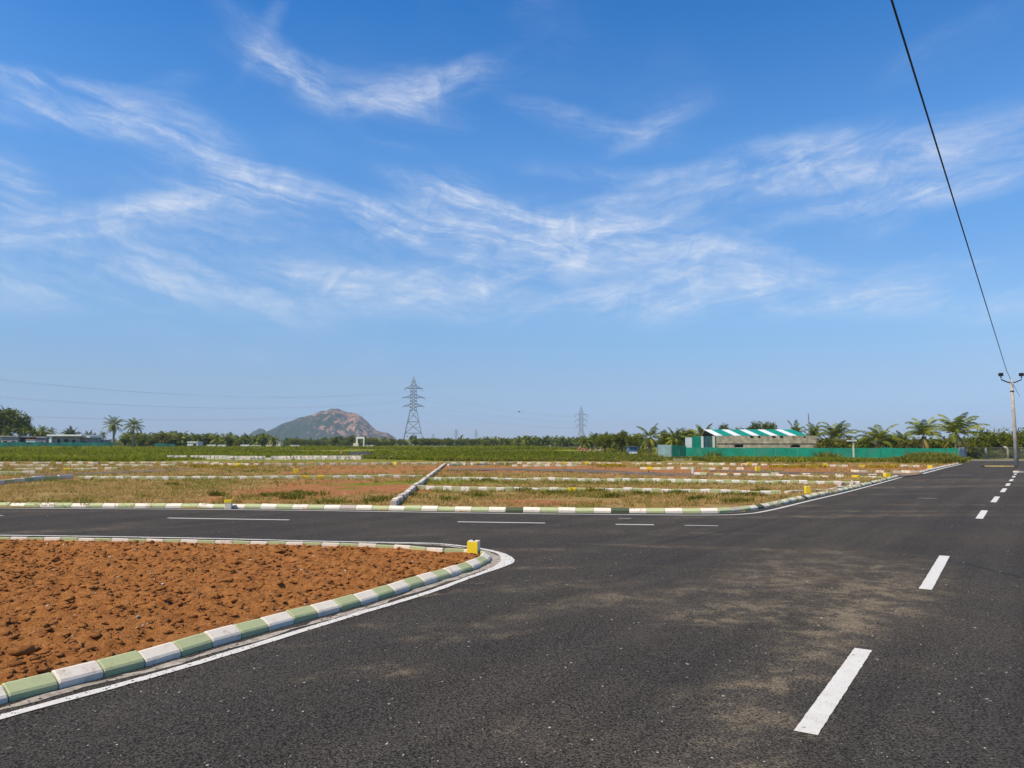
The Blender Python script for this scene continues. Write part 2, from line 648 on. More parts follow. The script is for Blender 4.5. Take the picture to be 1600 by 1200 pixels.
def paint_mat(name, col, stain=(.36, .17, .08), amt=.6, wear=.25, scribble=False):
    m, t, b = new_mat(name)
    p = t.pos()
    oi = t.node('ShaderNodeObjectInfo').outputs['Random']
    n1 = t.noise(p, 9, 6, .7)
    n2 = t.noise(p, 38, 4, .7)
    c = t.mix(t.ramp(n2, .35, .7), tuple(x * .93 for x in col), col)
    c = t.mix(t.ramp(n1, .5, .78, 0, wear), c, tuple(x * .62 for x in col))
    st = t.math('MULTIPLY', t.ramp(n1, .44, .72), t.ramp(n2, .38, .62))
    st = t.math('MULTIPLY', st, t.math('MULTIPLY', t.math('POWER', oi, 1.6), amt))
    c = t.mix(st, c, stain)
    chips = t.ramp(t.noise(p, 62, 3, .6), .67, .72, 0, .55)
    c = t.mix(chips, c, (.30, .27, .23))
    if scribble:
        tcn = t.node('ShaderNodeTexCoord').outputs['Object']
        x, y, z = t.sep(tcn)
        # a short line of hand-brushed marks across the middle of the outer face
        sv2 = t.combine(t.math('ADD', t.math('MULTIPLY', x, 40.0), t.math('MULTIPLY', oi, 50.0)), t.math('MULTIPLY', z, 26.0), 0.0)
        ink = t.ramp(t.noise(sv2, 1.0, 1, .4), .54, .58)
        box = t.math('MULTIPLY', t.math('LESS_THAN', t.math('ABSOLUTE', x), .075), t.math('LESS_THAN', t.math('ABSOLUTE', t.math('SUBTRACT', z, .045)), .022))
        c = t.mix(t.math('MULTIPLY', t.math('MULTIPLY', ink, box), .8), c, (.09, .05, .04))
    t.set(b.inputs['Base Color'], c)
    b.inputs['Roughness'].default_value = .75
    b.inputs['Specular IOR Level'].default_value = .25
    t.set(b.inputs['Normal'], t.bump(t.noise(p, 120, 4, .65), .5, .006))
    return m


M['kerb_white'] = paint_mat('kerb_white_paint', (.78, .69, .555), amt=1.1, wear=.4)
M['kerb_plate'] = paint_mat('kerb_white_numbered', (.80, .75, .66), amt=.3, scribble=True)
M['kerb_green'] = paint_mat('kerb_green_paint', (.44, .47, .24), amt=.5, wear=.35)
M['kerb_dark'] = paint_mat('kerb_dark_paint', (.075, .10, .05), amt=.3)
M['kerb_yellow'] = paint_mat('kerb_yellow_paint', (.78, .56, .02), stain=(.1, .06, .02), amt=.6)
M['kerb_bare'] = paint_mat('kerb_bare_concrete', (.46, .40, .33), amt=.6)
M['line'] = paint_mat('road_line_paint', (.66, .63, .57), stain=(.40, .22, .11), amt=.5, wear=.25)
_t = NT(M['line'].node_tree)
_b = _t.n['Principled BSDF']
_p = _t.pos()
_c = _b.inputs['Base Color'].links[0].from_socket
_worn = _t.math('MULTIPLY', _t.ramp(_t.noise(_p, 85, 4, .75), .57, .63), _t.ramp(_t.noise(_p, 3.5, 5, .7), .38, .62, .15, 1.0))
_t.set(_b.inputs['Base Color'], _t.mix(_t.math('MULTIPLY', _worn, .85), _c, (.07, .062, .055)))
M['yellow'] = paint_mat('marker_yellow', (.86, .62, .02), stain=(.3, .2, .05), amt=.3, wear=.1)
M['cement'] = simple('cement_apron', (.42, .36, .29), .9, .3, 20, bump=.01, dirt=(.2, .17, .13), dirt_amt=.6)
M['concrete'] = simple('raw_concrete', (.52, .44, .30), .9, .25, 1.6, dirt=(.20, .16, .10), dirt_amt=.7)
M['darkline'] = simple('dark_line', (.008, .008, .008), .7)
M['white'] = simple('white_wall', (.78, .77, .74), .8, .1, 2, dirt=(.4, .36, .3), dirt_amt=.4)
M['cream'] = simple('cream_wall', (.74, .66, .50), .8, .12, 2, dirt=(.4, .34, .25), dirt_amt=.4)
M['grey'] = simple('grey_render', (.30, .30, .31), .85, .25, 1.2)
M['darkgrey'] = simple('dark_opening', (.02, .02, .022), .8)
M['green_sheet'] = simple('green_metal_sheet', (.010, .24, .15), .5, .15, 1.0, dirt=(.10, .22, .15), dirt_amt=.5, spec=.4)
M['green_roof'] = simple('green_roof_sheet', (.0, .25, .155), .45, .1, 1.0, spec=.4)
M['pale_sheet'] = simple('pale_metal_sheet', (.50, .66, .60), .5, .12, 1.5, dirt=(.3, .42, .36), dirt_amt=.4)
M['white_sheet'] = simple('white_metal_sheet', (.70, .72, .72), .45, .1, 1.5, dirt=(.4, .4, .38), dirt_amt=.3)
M['grey_sheet'] = simple('grey_metal_sheet', (.42, .43, .44), .5, .15, 1.5)
M['teal_mesh'] = simple('teal_mesh_panel', (.05, .13, .14), .6, .3, 3)
M['net'] = simple('green_netting', (.015, .16, .125), .7, .35, .5)
M['blue_sheet'] = simple('blue_tarpaulin', (.10, .19, .32), .6, .25, 2)
M['steel'] = simple('galvanised_steel', (.30, .32, .34), .5, .15, 4, metallic=.25)
M['wire'] = simple('black_cable', (.012, .012, .013), .5)
M['conductor'] = simple('aluminium_conductor', (.20, .21, .22), .5)
M['pole'] = simple('pole_concrete', (.47, .42, .36), .8, .2, 2.5, dirt=(.25, .2, .15), dirt_amt=.5)
M['lampblack'] = simple('lamp_black', (.012, .012, .014), .4)
M['lens'] = simple('lamp_lens', (.6, .6, .58), .2)
M['brick'] = simple('pink_brick', (.45, .19, .12), .9, .3, 3)
M['pink'] = simple('pink_wall', (.62, .48, .43), .85, .2, 1.5)
M['bark'] = simple('palm_bark', (.34, .28, .21), .9, .3, 5, bump=.02)
M['bark_dark'] = simple('tree_bark', (.13, .10, .07), .9, .3, 5)
M['palm'] = leafy('palm_leaf', (.065, .10, .008), (.40, .40, .05), (.30, .22, .06))
M['palm_blue'] = leafy('palm_leaf_cool', (.050, .080, .010), (.29, .30, .045), (.22, .18, .06))
M['leaf'] = leafy('tree_leaf', (.040, .066, .005), (.29, .29, .026), (.13, .12, .03))
M['leaf_yellow'] = leafy('tree_leaf_yellowish', (.08, .09, .010), (.24, .21, .03), (.25, .2, .05))
M['nut'] = simple('coconut', (.17, .16, .04), .6)

# ------------------------------------------------------------------ plan of the site
# island kerb, from far left along the back, round the tip, and along the front to the left edge
isl_back = [G(px, py, .11) for px, py in [(-420, 832), (0, 838), (300, 843), (500, 847.5), (620, 851), (700, 857)]]
isl_tip = [G(742, 864, .05), G(764, 873, 0), G(766, 880, 0), G(750, 889, 0)]
isl_front = [G(px, py) for px, py in [(716, 901), (647, 923), (562, 950), (497, 968), (384, 1000), (247, 1041), (133, 1071), (0, 1106), (-130, 1140), (-420, 1222)]]
ISLAND = catmull(isl_back + isl_tip + isl_front, 8)
LINE = catmull([G(px, py) for px, py in [(-420, 836), (0, 838.5), (300, 843), (500, 848), (656, 850.8), (703, 853.5), (752, 860), (783, 868), (793, 879), (778, 889), (737, 904), (681, 925), (619, 945), (562, 962), (500, 981), (344, 1030), (250, 1058), (169, 1081), (0, 1127), (-130, 1165), (-420, 1250)]], 6)
# far kerb of the cross road, round the corner and along the main road
FARK = catmull([G(px, py) for px, py in [(-700, 788), (0, 793.5), (400, 796), (800, 801.5), (1000, 803), (1105, 803.5), (1150, 801.5), (1200, 794.5), (1260, 781), (1340, 763.5), (1404, 746.5)]], 6)
FARLINE = catmull([G(px, py) for px, py in [(-700, 790.5), (0, 795.5), (400, 798.2), (800, 804), (1000, 806), (1105, 806.5), (1160, 805), (1200, 799.5), (1260, 785), (1340, 765.5), (1414, 745)]], 6)
NEXTK = catmull([G(px, py) for px, py in [(1437, 740.5), (1470, 732), (1500, 725), (1513, 721)]], 4)
MAIN_DIR = np.array((math.sin(R(34.85)), math.cos(R(34.85))))
far_end_l = G(1516, 719.5)
far_end_r = far_end_l + np.array((26.0, -3.0))
road_poly = [(-60.0, -8.0), (-60.0, float(FARK[0][1]))] + [tuple(p) for p in FARK] + [tuple(p) for p in NEXTK] + [tuple(far_end_l), tuple(far_end_r), (14 + 30, 30.0), (16.0, -8.0)]
ROAD_Z = .02


def poly_obj(name, poly, z, mat_, parent=None):
    me = bpy.data.meshes.new(name)
    me.from_pydata([(float(p[0]), float(p[1]), z) for p in poly], [], [tuple(range(len(poly)))])
    me.materials.append(mat_)
    me.update()
    if me.polygons[0].normal.z < 0:
        me.flip_normals()
    return obj(name, me, parent)


road = poly_obj('road', road_poly, ROAD_Z, M['asphalt'])
tag(road, 'dusty dark asphalt main road and crossing road', 'road', kind='structure')

# far cross streets of the layout
ST = {}
ST['left'] = [G(px, py, .06) for px, py in [(40, 742), (110, 739.3), (200, 735.6), (330, 729.6), (334, 731), (200, 740.2), (110, 742.6), (40, 744.5)]]
ST['mid'] = [G(px, py, .06) for px, py in [(700, 732), (800, 732.2), (918, 733.2), (1030, 738.5), (1200, 742.5), (1300, 744.5), (1300, 746), (1200, 744.8), (1000, 742.5), (900, 737), (800, 735.2), (700, 735)]]
ST['right'] = [G(px, py, .06) for px, py in [(1110, 734.2), (1200, 736.3), (1330, 738.5), (1445, 739.8), (1412, 744.6), (1330, 741.8), (1200, 739), (1110, 736)]]
for k, lab in (('left', 'narrow grey side street running behind the left plots'), ('mid', 'narrow dirty side street behind the middle plots'), ('right', 'grey side street meeting the main road beyond the second corner')):
    tag(poly_obj('side_street', ST[k], .06, M['asphalt_far']), lab, 'street', kind='structure')


def blob(px, py, x, y, ax, ay):
    """1 inside an ellipse around the ground point of a pixel"""
    g = G(px, py)
    return np.exp(-(((x - g[0]) / ax) ** 2 + ((y - g[1]) / ay) ** 2))


def plots_attr(x, y):
    """soil 0..1 (bare red earth), green 0..1"""
    n = fbm(x * .22, y * .30, 4, 3)
    n2 = fbm(x * .9, y * 1.1, 3, 11)
    soil = .32 + (n - .5) * 1.1 + (n2 - .5) * .5
    soil = soil + 1.0 * blob(560, 765, x, y, 3.6, 5.2) + .55 * blob(420, 775, x, y, 3.5, 2.5)
    soil = soil + .9 * blob(860, 787, x, y, 1.8, .8) + .35 * blob(60, 780, x, y, 5, 2) + .5 * blob(330, 786, x, y, 4, 1.0)
    band = sstep(40, 46, y) * (1 - sstep(52, 64, y))
    lft = sstep(-.22, -.42, x / np.maximum(y, 1.0))
    soil = soil + band * (.62 - 1.0 * lft) - .15 * band
    soil = soil - .5 * blob(230, 770, x, y, 6, 4) - .4 * blob(1050, 780, x, y, 7, 3)
    green = .10 + np.clip((fbm(x * .5 + 5, y * .5, 3, 21) - .5) * 1.5, 0, 1)
    green = green + .5 * blob(950, 757, x, y, 14, 1.6) + .3 * blob(300, 752, x, y, 14, 1.0)
    g_far = sstep(70, 82, y) * (1 - .0 * x)
    green = np.maximum(green, g_far * (.75 + .5 * (n - .4)))
    soil = soil * (1 - .85 * g_far)
    return np.clip(soil, 0, 1), np.clip(green, 0, 1)


def gz(x, y):
    """height of the land"""
    rise = 1.05 * sstep(85, 180, y) * (1 - .75 * sstep(5, 38, x))
    lump = .10 * (fbm(x * .6, y * .6, 3, 5) - .5) + .05 * (fbm(x * 2.3, y * 2.3, 2, 9) - .5)
    return .045 + rise + lump * sstep(12, 22, y)


def axis(a, b, step, far, grow=1.22):
    v = list(np.arange(a, b + 1e-6, step))
    s, q = step, b
    while q < far:
        s *= grow
        q += s
        v.append(min(q, far))
    s, q = step, a
    lo = []
    while q > -far:
        s *= grow
        q -= s
        lo.append(max(q, -far))
    return np.array(lo[::-1] + v)


xs = axis(-40, 52, .4, 6000)
ys = axis(16, 76, .32, 6000)
ys = np.concatenate([[-250, -120, -60, -30, -10, 4], ys[ys > 15.9]])
X, Y = np.meshgrid(xs, ys)
Z = gz(X, Y)
road_big = road_poly
near_road = inpoly(X, Y, road_big)
for poly in ST.values():
    near_road |= inpoly(X, Y, poly)
Z = np.where(near_road | (Y < 14), -.08, Z)
soil, green = plots_attr(X, Y)
ny_, nx_ = X.shape
I = np.arange(nx_ * ny_).reshape(ny_, nx_)
Fq = np.stack([I[:-1, :-1], I[:-1, 1:], I[1:, 1:], I[1:, :-1]], -1).reshape(-1, 4)


def ground_mat():
    m, t, b = new_mat('ground_dry_grass_and_red_earth')
    p = t.pos()
    s, g = t.attr('soil'), t.attr('green')
    n1, n2, n3 = t.noise(p, .9, 6, .65), t.noise(p, 5.5, 5, .7), t.noise(p, 22, 4, .7)
    dry = t.mix(t.ramp(n2, .3, .7), (.30, .185, .065), (.50, .335, .125))
    dry = t.mix(t.ramp(n3, .45, .7, 0, .5), dry, (.12, .10, .03))
    red = t.mix(t.ramp(n2, .3, .7), (.32, .125, .042), (.50, .22, .085))
    red = t.mix(t.ramp(n3, .5, .75, 0, .5), red, (.12, .05, .02))
    grn = t.mix(t.ramp(n1, .35, .65), (.13, .145, .010), (.27, .26, .03))
    sm = t.ramp(t.math('ADD', s, t.math('MULTIPLY', t.math('SUBTRACT', n1, .5), .7)), .40, .66)
    gm = t.ramp(t.math('ADD', g, t.math('MULTIPLY', t.math('SUBTRACT', n2, .5), .5)), .30, .62)
    c = t.mix(sm, dry, red)
    c = t.mix(gm, c, grn)
    t.set(b.inputs['Base Color'], c)
    b.inputs['Roughness'].default_value = 1.0
    b.inputs['Specular IOR Level'].default_value = .1
    t.set(b.inputs['Normal'], t.bump(t.math('ADD', n3, t.math('MULTIPLY', n2, 2.0)), .8, .06))
    return m


M['ground'] = ground_mat()
g_me = mesh_np('ground', np.stack([X.ravel(), Y.ravel(), Z.ravel()], -1), Fq, {'soil': soil.ravel(), 'green': green.ravel()}, True, [M['ground']])
tag(obj('ground', g_me), 'flat land of dry grass, red earth plots and green field', 'ground', kind='structure')

# ------------------------------------------------------------------ road markings
def dash(path_px, wid, label=None):
    a, b = [G(*q) for q in path_px]
    n = 40
    pts = [a + (b - a) * i / n for i in range(n + 1)]
    return ribbon(pts, wid, ROAD_Z + .004, M['line'], 'lane_dash', road, .0014)


for q, wd in [(((1259, 1152), (1349, 1019)), .125), (((1446, 924), (1476, 871)), .13), (((1530, 812), (1538.5, 799)), .14), (((1552, 786), (1558.5, 777)), .14),
              (((1566, 770), (1570.5, 764)), .14), (((1573.5, 760), (1576.5, 756)), .14), (((1579, 752.5), (1581.5, 749.5)), .14), (((1583.3, 746.6), (1584.8, 744.4)), .14), (((1586, 742.3), (1587, 740.8)), .14)]:
    dash(q, wd)
for q, wd in [(((-60, 806), (4, 807.2)), .11), (((262, 811), (452, 814)), .11), (((715, 817), (852, 819)), .11), (((962, 821), (1022, 821.8)), .11), (((1070, 822.6), (1122, 823.4)), .07),
              (((966, 811.5), (986, 811.8)), .05), (((1435, 779.5), (1464, 779.8)), .05), (((1470, 742.8), (1520, 743)), .10)]:
    dash(q, wd)
# the solid white edge line round the island widens at the tip
wl = []
for p in LINE:
    d = np.linalg.norm(p - G(793, 879))
    wl.append(.088 + .11 * math.exp(-(d / .55) ** 2))
ribbon(LINE, wl, ROAD_Z + .006, M['line'], 'edge_line', road, .003)
ribbon(FARLINE, .09, ROAD_Z + .006, M['line'], 'edge_line', road, .003)
ribbon([G(1441, 741), G(1472, 732.6), G(1502, 725.4), G(1514, 721.6)], .14, ROAD_Z + .006, M['line'], 'edge_line', road)
# thin dark lines across the asphalt
for pts in ([(1478, 878), (1520, 886), (1556, 895), (1606, 906)], [(1160, 828), (1120, 834), (1075, 843), (1030, 850)]):
    pp = catmull([G(*q) for q in pts], 6)
    pp = [p + np.array((random.gauss(0, .012), random.gauss(0, .012))) for p in pp]
    ribbon(pp, .018, ROAD_Z + .003, M['darkline'], 'dark_line', road)
# cement strip between the island kerb and the white line
strip = []
cl_ = catmull([G(px, py) for px, py in [(560, 849.8), (656, 852), (703, 855.5), (745, 862), (771, 870), (778, 879.5), (764, 888), (730, 900), (681, 916), (619, 937), (562, 956), (497, 975), (384, 1008), (247, 1048), (133, 1077), (0, 1113), (-130, 1150)]], 5)
ap = ribbon(cl_, [.075 + .11 * math.exp(-(np.linalg.norm(p - G(778, 879)) / .8) ** 2) + random.uniform(-.03, .03) for p in cl_], ROAD_Z + .003, M['cement'], 'cement_strip', road, .012)

# ------------------------------------------------------------------ kerbs
def stone_mesh(mat_, L, H, W_, name='kerb_stone', hollow=.0):
    """moulded kerb block, long axis x, outer (sloped) face towards -y"""
    g = .004
    prof = [(W_ * .5, -.05), (W_ * .5, H * .95), (W_ * .42, H), (W_ * .22, H), (-W_ * .40, H * .58), (-W_ * .5, H * .42), (-W_ * .5, -.05)]
    m = MB()
    vs, fs = [], []
    xs_ = [-L / 2 + g, -L / 2 + g + .008, L / 2 - g - .008, L / 2 - g]
    for i, x in enumerate(xs_):
        k = .94 if i in (0, 3) else 1.0
        for (yy, zz) in prof:
            vs.append((x, yy * k, zz * k if zz > 0 else zz))
    n = len(prof)
    for i in range(3):
        for j in range(n):
            a, b = i * n + j, i * n + (j + 1) % n
            fs.append((a, a + n, b + n, b))
    fs.append(tuple(range(n)))
    fs.append(tuple(range(3 * n, 4 * n))[::-1])
    m.add(vs, fs)
    me = m.mesh(name, mat_)
    return me


def block_mesh(mat_, L, H, W_, name='kerb_stone'):
    """upright edging block with eased top edges"""
    b = .012
    prof = [(W_ / 2, -.05), (W_ / 2, H - b), (W_ / 2 - b, H), (-W_ / 2 + b, H), (-W_ / 2, H - b), (-W_ / 2, -.05)]
    n = len(prof)
    vs = [(x, y * k, z if z < 0 else z * k) for x, k in ((-L / 2 + .003, .95), (-L / 2 + .012, 1), (L / 2 - .012, 1), (L / 2 - .003, .95)) for y, z in prof]
    fs = []
    for i in range(3):
        for j in range(n):
            a, b_ = i * n + j, i * n + (j + 1) % n
            fs.append((a, a + n, b_ + n, b_))
    fs += [tuple(range(n)), tuple(range(3 * n, 4 * n))[::-1]]
    return MB().add(vs, fs).mesh(name, mat_)


_sm = {}


def smesh(kind, mk, L, H, W_):
    k = (kind, mk, round(L, 3), H, W_)
    if k not in _sm:
        _sm[k] = (stone_mesh if kind == 's' else block_mesh)(M[mk], L, H, W_)
    return _sm[k]


def kerb(path, label, seq, L=.30, H=.10, W_=.12, kind='s', z=ROAD_Z, side=1, start=0.0, jit=.006, ground=False, cat='kerb', name='kerb', skip=None, scale_fn=None):
    """seq(i) -> material key or None"""
    t = thing(name, label, cat, (0, 0, 0), kind='structure')
    for i, (p, h, ln) in enumerate(walk(path, L, start)):
        mk = seq(i)
        if mk is None:
            continue
        zz = gz(np.array(p[0]), np.array(p[1])) - .03 if ground else z
        me = smesh(kind, mk, L, H, W_)
        s = obj('kerb_stone', me, t, (p[0], p[1], float(zz) + random.gauss(0, jit * .5)), None, (max(.6, ln / L), 1, 1),
                (random.gauss(0, jit * 2), random.gauss(0, jit * 1.5), h + (math.pi if side < 0 else 0) + random.gauss(0, jit * 1.5)))
    return t


# island path runs back -> tip -> front (clockwise seen from above): outside is to the left; outer face is -y of the stone
kp = offset(ISLAND, -.06)
kerb(kp, 'green and white painted kerb round the ploughed red corner plot', lambda i: 'kerb_green' if i % 2 else 'kerb_white', L=.297, side=-1, jit=.008)
pat_far = ['kerb_white', 'kerb_green']


def far_seq(i):
    r = (i * 7919) % 23
    if r == 3:
        return 'kerb_bare'
    if i > 62 and i % 2 and r < 5:
        return 'kerb_dark'
    return pat_far[i % 2]


kerb(offset(FARK, .06), 'low white and green kerb along the far side of the crossing road and round its corner', far_seq, L=.42, H=.11, side=1, jit=.010)
kerb(offset(NEXTK, .06), 'pale kerb beside the overgrown verge at the far end of the road', lambda i: 'kerb_white' if i % 3 else 'kerb_bare', L=.5, H=.12, side=1, jit=.012)

# plot rows
ROWS = []


def row(pts, label, seq, L=.33, H=.17, W_=.13, **kw):
    path = [G(px, py, .04) for px, py in pts]
    ROWS.append(path)
    return kerb(path, label, seq, L=L, H=H, W_=W_, kind='b', ground=True, jit=kw.pop('jit', .012), **kw)


def seqA(yellow=(), bare=()):
    return lambda i: 'kerb_yellow' if i in yellow else ('kerb_bare' if i in bare else ('kerb_plate' if i % 2 else 'kerb_green'))


row([(652, 766), (800, 767.2), (1000, 770), (1225, 773)], 'green edging row with white numbered blocks nearest the crossing road, right of the divider', seqA((17, 19)), L=.315, H=.175)
row([(668, 750), (800, 751), (1000, 753), (1200, 756.2), (1350, 758)], 'second green edging row with white blocks, right of the divider', seqA(), L=.33)
row([(122, 749), (400, 749), (664, 746.6)], 'green edging row with white blocks left of the divider', seqA((29, 31)), L=.36)
row([(-60, 764), (0, 757.5), (60, 752), (122, 748.6)], 'shaded blue-green kerb bending towards the left edge', lambda i: 'kerb_white' if i % 2 else 'kerb_green', L=.8, H=.22)
row([(614, 793.5), (650, 764), (672, 746), (697, 725.5)], 'pale concrete divider kerb running away between the two plots', lambda i: 'kerb_white' if i % 2 else 'kerb_bare', L=.5, H=.19, W_=.16)
row([(1228, 771.5), (1300, 766), (1345, 760)], 'low straggling white edging beside the yellow post', lambda i: 'kerb_white' if (i * 5) % 7 < 4 else 'kerb_bare', L=.3, H=.10)
sparse = lambda k: (lambda i: 'kerb_yellow' if (i * 31 + k * 7) % 47 == 5 else 'kerb_white' if i % 2 == 0 and (i * 37 + k) % 13 else ('kerb_green' if i % 2 and (i * 13 + k) % 7 < 4 else None))
row([(330, 727.5), (400, 728.3), (660, 726), (760, 725.4)], 'distant white dotted edging row before the green field, left of centre', sparse(1), L=.42, H=.22, W_=.2)
row([(700, 728), (800, 725.6), (1000, 726.2), (1190, 727.8)], 'distant white dotted edging row in front of the middle field', sparse(2), L=.42, H=.2, W_=.2)
row([(1000, 733), (1165, 734.2)], 'short distant edging row of white blocks behind the orange earth', sparse(3), L=.45, H=.18)
row([(1085, 742), (1250, 745.5), (1380, 748.5)], 'third edging row of scattered white blocks near the second corner', sparse(4), L=.36, H=.15)
row([(800, 728.6), (905, 728.6)], 'short row of pale blocks ahead of the far pylon', sparse(5), L=.42, H=.17)
row([(1190, 728), (1300, 729.5), (1440, 730)], 'white block row at the foot of the overgrown green fence', sparse(6), L=.42, H=.18, W_=.18)
row([(-30, 726), (100, 725.5), (350, 725.5)], 'dense row of small white blocks at the left edge of the field', lambda i: 'kerb_white' if i % 2 and (i * 29) % 7 else ('kerb_bare' if (i * 17) % 5 == 0 else None), L=.45, H=.22, W_=.2)
row([(-30, 729.5), (90, 729.3), (275, 729)], 'second row of white blocks behind the left plots', sparse(7), L=.55, H=.2, W_=.2)
row([(-30, 735.8), (100, 735.5), (190, 735.3)], 'spaced row of white blocks beside the left side street', sparse(8), L=.42, H=.2, W_=.2)
row([(-30, 741.5), (55, 741)], 'short pale green kerb at the left edge', lambda i: 'kerb_green' if i % 3 else 'kerb_white', L=.7, H=.2)
row([(1205, 742), (1330, 744), (1410, 744.8)], 'low kerb along the near side of the right side street', lambda i: 'kerb_white' if (i * 11) % 4 == 0 else None, L=.4, H=.14)
row([(1330, 738), (1437, 740)], 'pale stones along the far side of the right side street', lambda i: 'kerb_white' if (i * 11) % 3 == 0 else ('kerb_bare' if i % 2 else None), L=.45, H=.16)

# ------------------------------------------------------------------ ploughed corner plot
IS = [np.array(p) for p in offset(ISLAND, -.10)]
stp = .028
gx, gy = np.arange(-10.6, .2, stp), np.arange(3.6, 13.2, stp * 1.25)
X, Y = np.meshgrid(gx, gy)
ins = inpoly(X, Y, IS)
rx, ry = X * .86 + Y * .5, -X * .5 + Y * .86
big = fbm(X * 1.0, Y * 1.0, 3, 31)
clod = fbm(X * 5.5, Y * 5.5, 4, 37, .6)
ridged = 1 - np.abs(2 * fbm(rx * 3.2, ry * 6.5, 3, 41) - 1)
small = fbm(X * 19, Y * 19, 3, 43, .6)
Z = .030 + .07 * (big - .5) + .11 * (clod - .44) + .07 * (ridged - .6) + .055 * (small - .5)
# distance to the kerb keeps the soil just under its top there
edge = np.full(X.shape, 9.0)
P = np.array(IS)
for i in range(len(P) - 1):
    a, b = P[i], P[i + 1]
    ab = b - a
    tt = np.clip(((X - a[0]) * ab[0] + (Y - a[1]) * ab[1]) / (ab @ ab + 1e-9), 0, 1)
    edge = np.minimum(edge, np.hypot(X - a[0] - tt * ab[0], Y - a[1] - tt * ab[1]))
e = sstep(0, .28, edge)
Z = Z * e + (1 - e) * (.055 + .025 * (clod - .5)) + ROAD_Z
I = np.arange(X.size).reshape(X.shape)
Fq = np.stack([I[:-1, :-1], I[:-1, 1:], I[1:, 1:], I[1:, :-1]], -1).reshape(-1, 4)
keep = ins.ravel()[Fq].any(1)
Fq = Fq[keep]
used = np.unique(Fq)
remap = -np.ones(X.size, dtype=np.int64)
remap[used] = np.arange(len(used))
V = np.stack([X.ravel(), Y.ravel(), Z.ravel()], -1)[used]


def soil_mat():
    m, t, b = new_mat('ploughed_red_earth')
    p = t.pos()
    n1, n2, n3 = t.noise(p, 1.6, 5, .65), t.noise(p, 9, 6, .7), t.noise(p, 48, 5, .7)
    c = t.mix(t.ramp(n2, .3, .7), (.33, .118, .031), (.56, .235, .068))
    c = t.mix(t.ramp(n1, .4, .7, 0, .6), c, (.46, .185, .055))
    c = t.mix(t.ramp(n3, .52, .75, 0, .55), c, (.66, .32, .13))
    c = t.mix(t.ramp(n3, .30, .42, .45, 0), c, (.17, .055, .016))
    t.set(b.inputs['Base Color'], c)
    b.inputs['Roughness'].default_value = 1.0
    b.inputs['Specular IOR Level'].default_value = .1
    t.set(b.inputs['Normal'], t.bump(t.math('ADD', n3, t.math('MULTIPLY', n2, 1.5)), 1.0, .045))
    return m


M['soil'] = soil_mat()
tag(obj('ploughed_earth', mesh_np('ploughed_earth', V, remap[Fq], None, False, [M['soil']])), 'bare ploughed red earth filling the corner plot', 'earth', kind='structure')

# clods: angular lumps
t_ = (1 + 5 ** .5) / 2
ico = np.array([(-1, t_, 0), (1, t_, 0), (-1, -t_, 0), (1, -t_, 0), (0, -1, t_), (0, 1, t_), (0, -1, -t_), (0, 1, -t_), (t_, 0, -1), (t_, 0, 1), (-t_, 0, -1), (-t_, 0, 1)]) / 1.9
icf = np.array([(0, 11, 5), (0, 5, 1), (0, 1, 7), (0, 7, 10), (0, 10, 11), (1, 5, 9), (5, 11, 4), (11, 10, 2), (10, 7, 6), (7, 1, 8), (3, 9, 4), (3, 4, 2), (3, 2, 6), (3, 6, 8), (3, 8, 9), (4, 9, 5), (2, 4, 11), (6, 2, 10), (8, 6, 7), (9, 8, 1)])


def lumps(pts, size, squash=(1, 1, .7), jitter=.28, r=rng):
    n = len(pts)
    v = ico[None] * (1 + r.uniform(-jitter, jitter, (n, 12, 1)))
    a = r.uniform(0, 2 * math.pi, n)
    sc = size[:, None] * np.array(squash)[None] * r.uniform(.7, 1.3, (n, 3))
    v = v * sc[:, None, :]
    ca_, sa_ = np.cos(a)[:, None], np.sin(a)[:, None]
    v = np.stack([v[..., 0] * ca_ - v[..., 1] * sa_, v[..., 0] * sa_ + v[..., 1] * ca_, v[..., 2]], -1)
    v = v + pts[:, None, :]
    f = icf[None] + (np.arange(n) * 12)[:, None, None]
    return v.reshape(-1, 3), f.reshape(-1, 3)


N = 40000
cx, cy = rng.uniform(-10.2, .2, N), rng.uniform(4.0, 13.0, N)
ok = inpoly(cx, cy, [np.array(p) for p in offset(ISLAND, -.16)])
cx, cy = cx[ok], cy[ok]
ix = np.clip(((cx - gx[0]) / stp).astype(int), 0, len(gx) - 1)
iy = np.clip(((cy - gy[0]) / (stp * 1.25)).astype(int), 0, len(gy) - 1)
cz = Z[iy, ix]
size = .006 + .034 * rng.random(len(cx)) ** 3.4
big_i = rng.random(len(cx)) < .008
size = np.where(big_i, rng.uniform(.03, .055, len(cx)), size)
pts = np.stack([cx, cy, cz + size * .15], -1)
# the large clod at the left edge
pts = np.concatenate([pts, [(*G(30, 1040), .085 + ROAD_Z), (*G(8, 1062), .06 + ROAD_Z), (*G(255, 915), .09), (*G(62, 1052), .05)]])
size = np.concatenate([size, [.085, .06, .07, .045]])
V, Fq = lumps(pts, size * .9, (1.35, .9, .5), .44)
tag(obj('earth_clods', mesh_np('earth_clods', V, Fq, None, False, [M['soil']])), 'loose broken clods scattered over the ploughed red earth', 'earth', kind='stuff')
# pale pebbles in the earth
k = rng.choice(len(cx), 120, replace=False)
V, Fq = lumps(np.stack([cx[k], cy[k], cz[k] + .012], -1), rng.uniform(.008, .022, 120))
M['pebble'] = simple('pale_pebble', (.52, .44, .35), .8, .3, 20)
tag(obj('pebbles', mesh_np('pebbles', V, Fq, None, False, [M['pebble']])), 'small pale stones lying in the red earth', 'stones', kind='stuff')

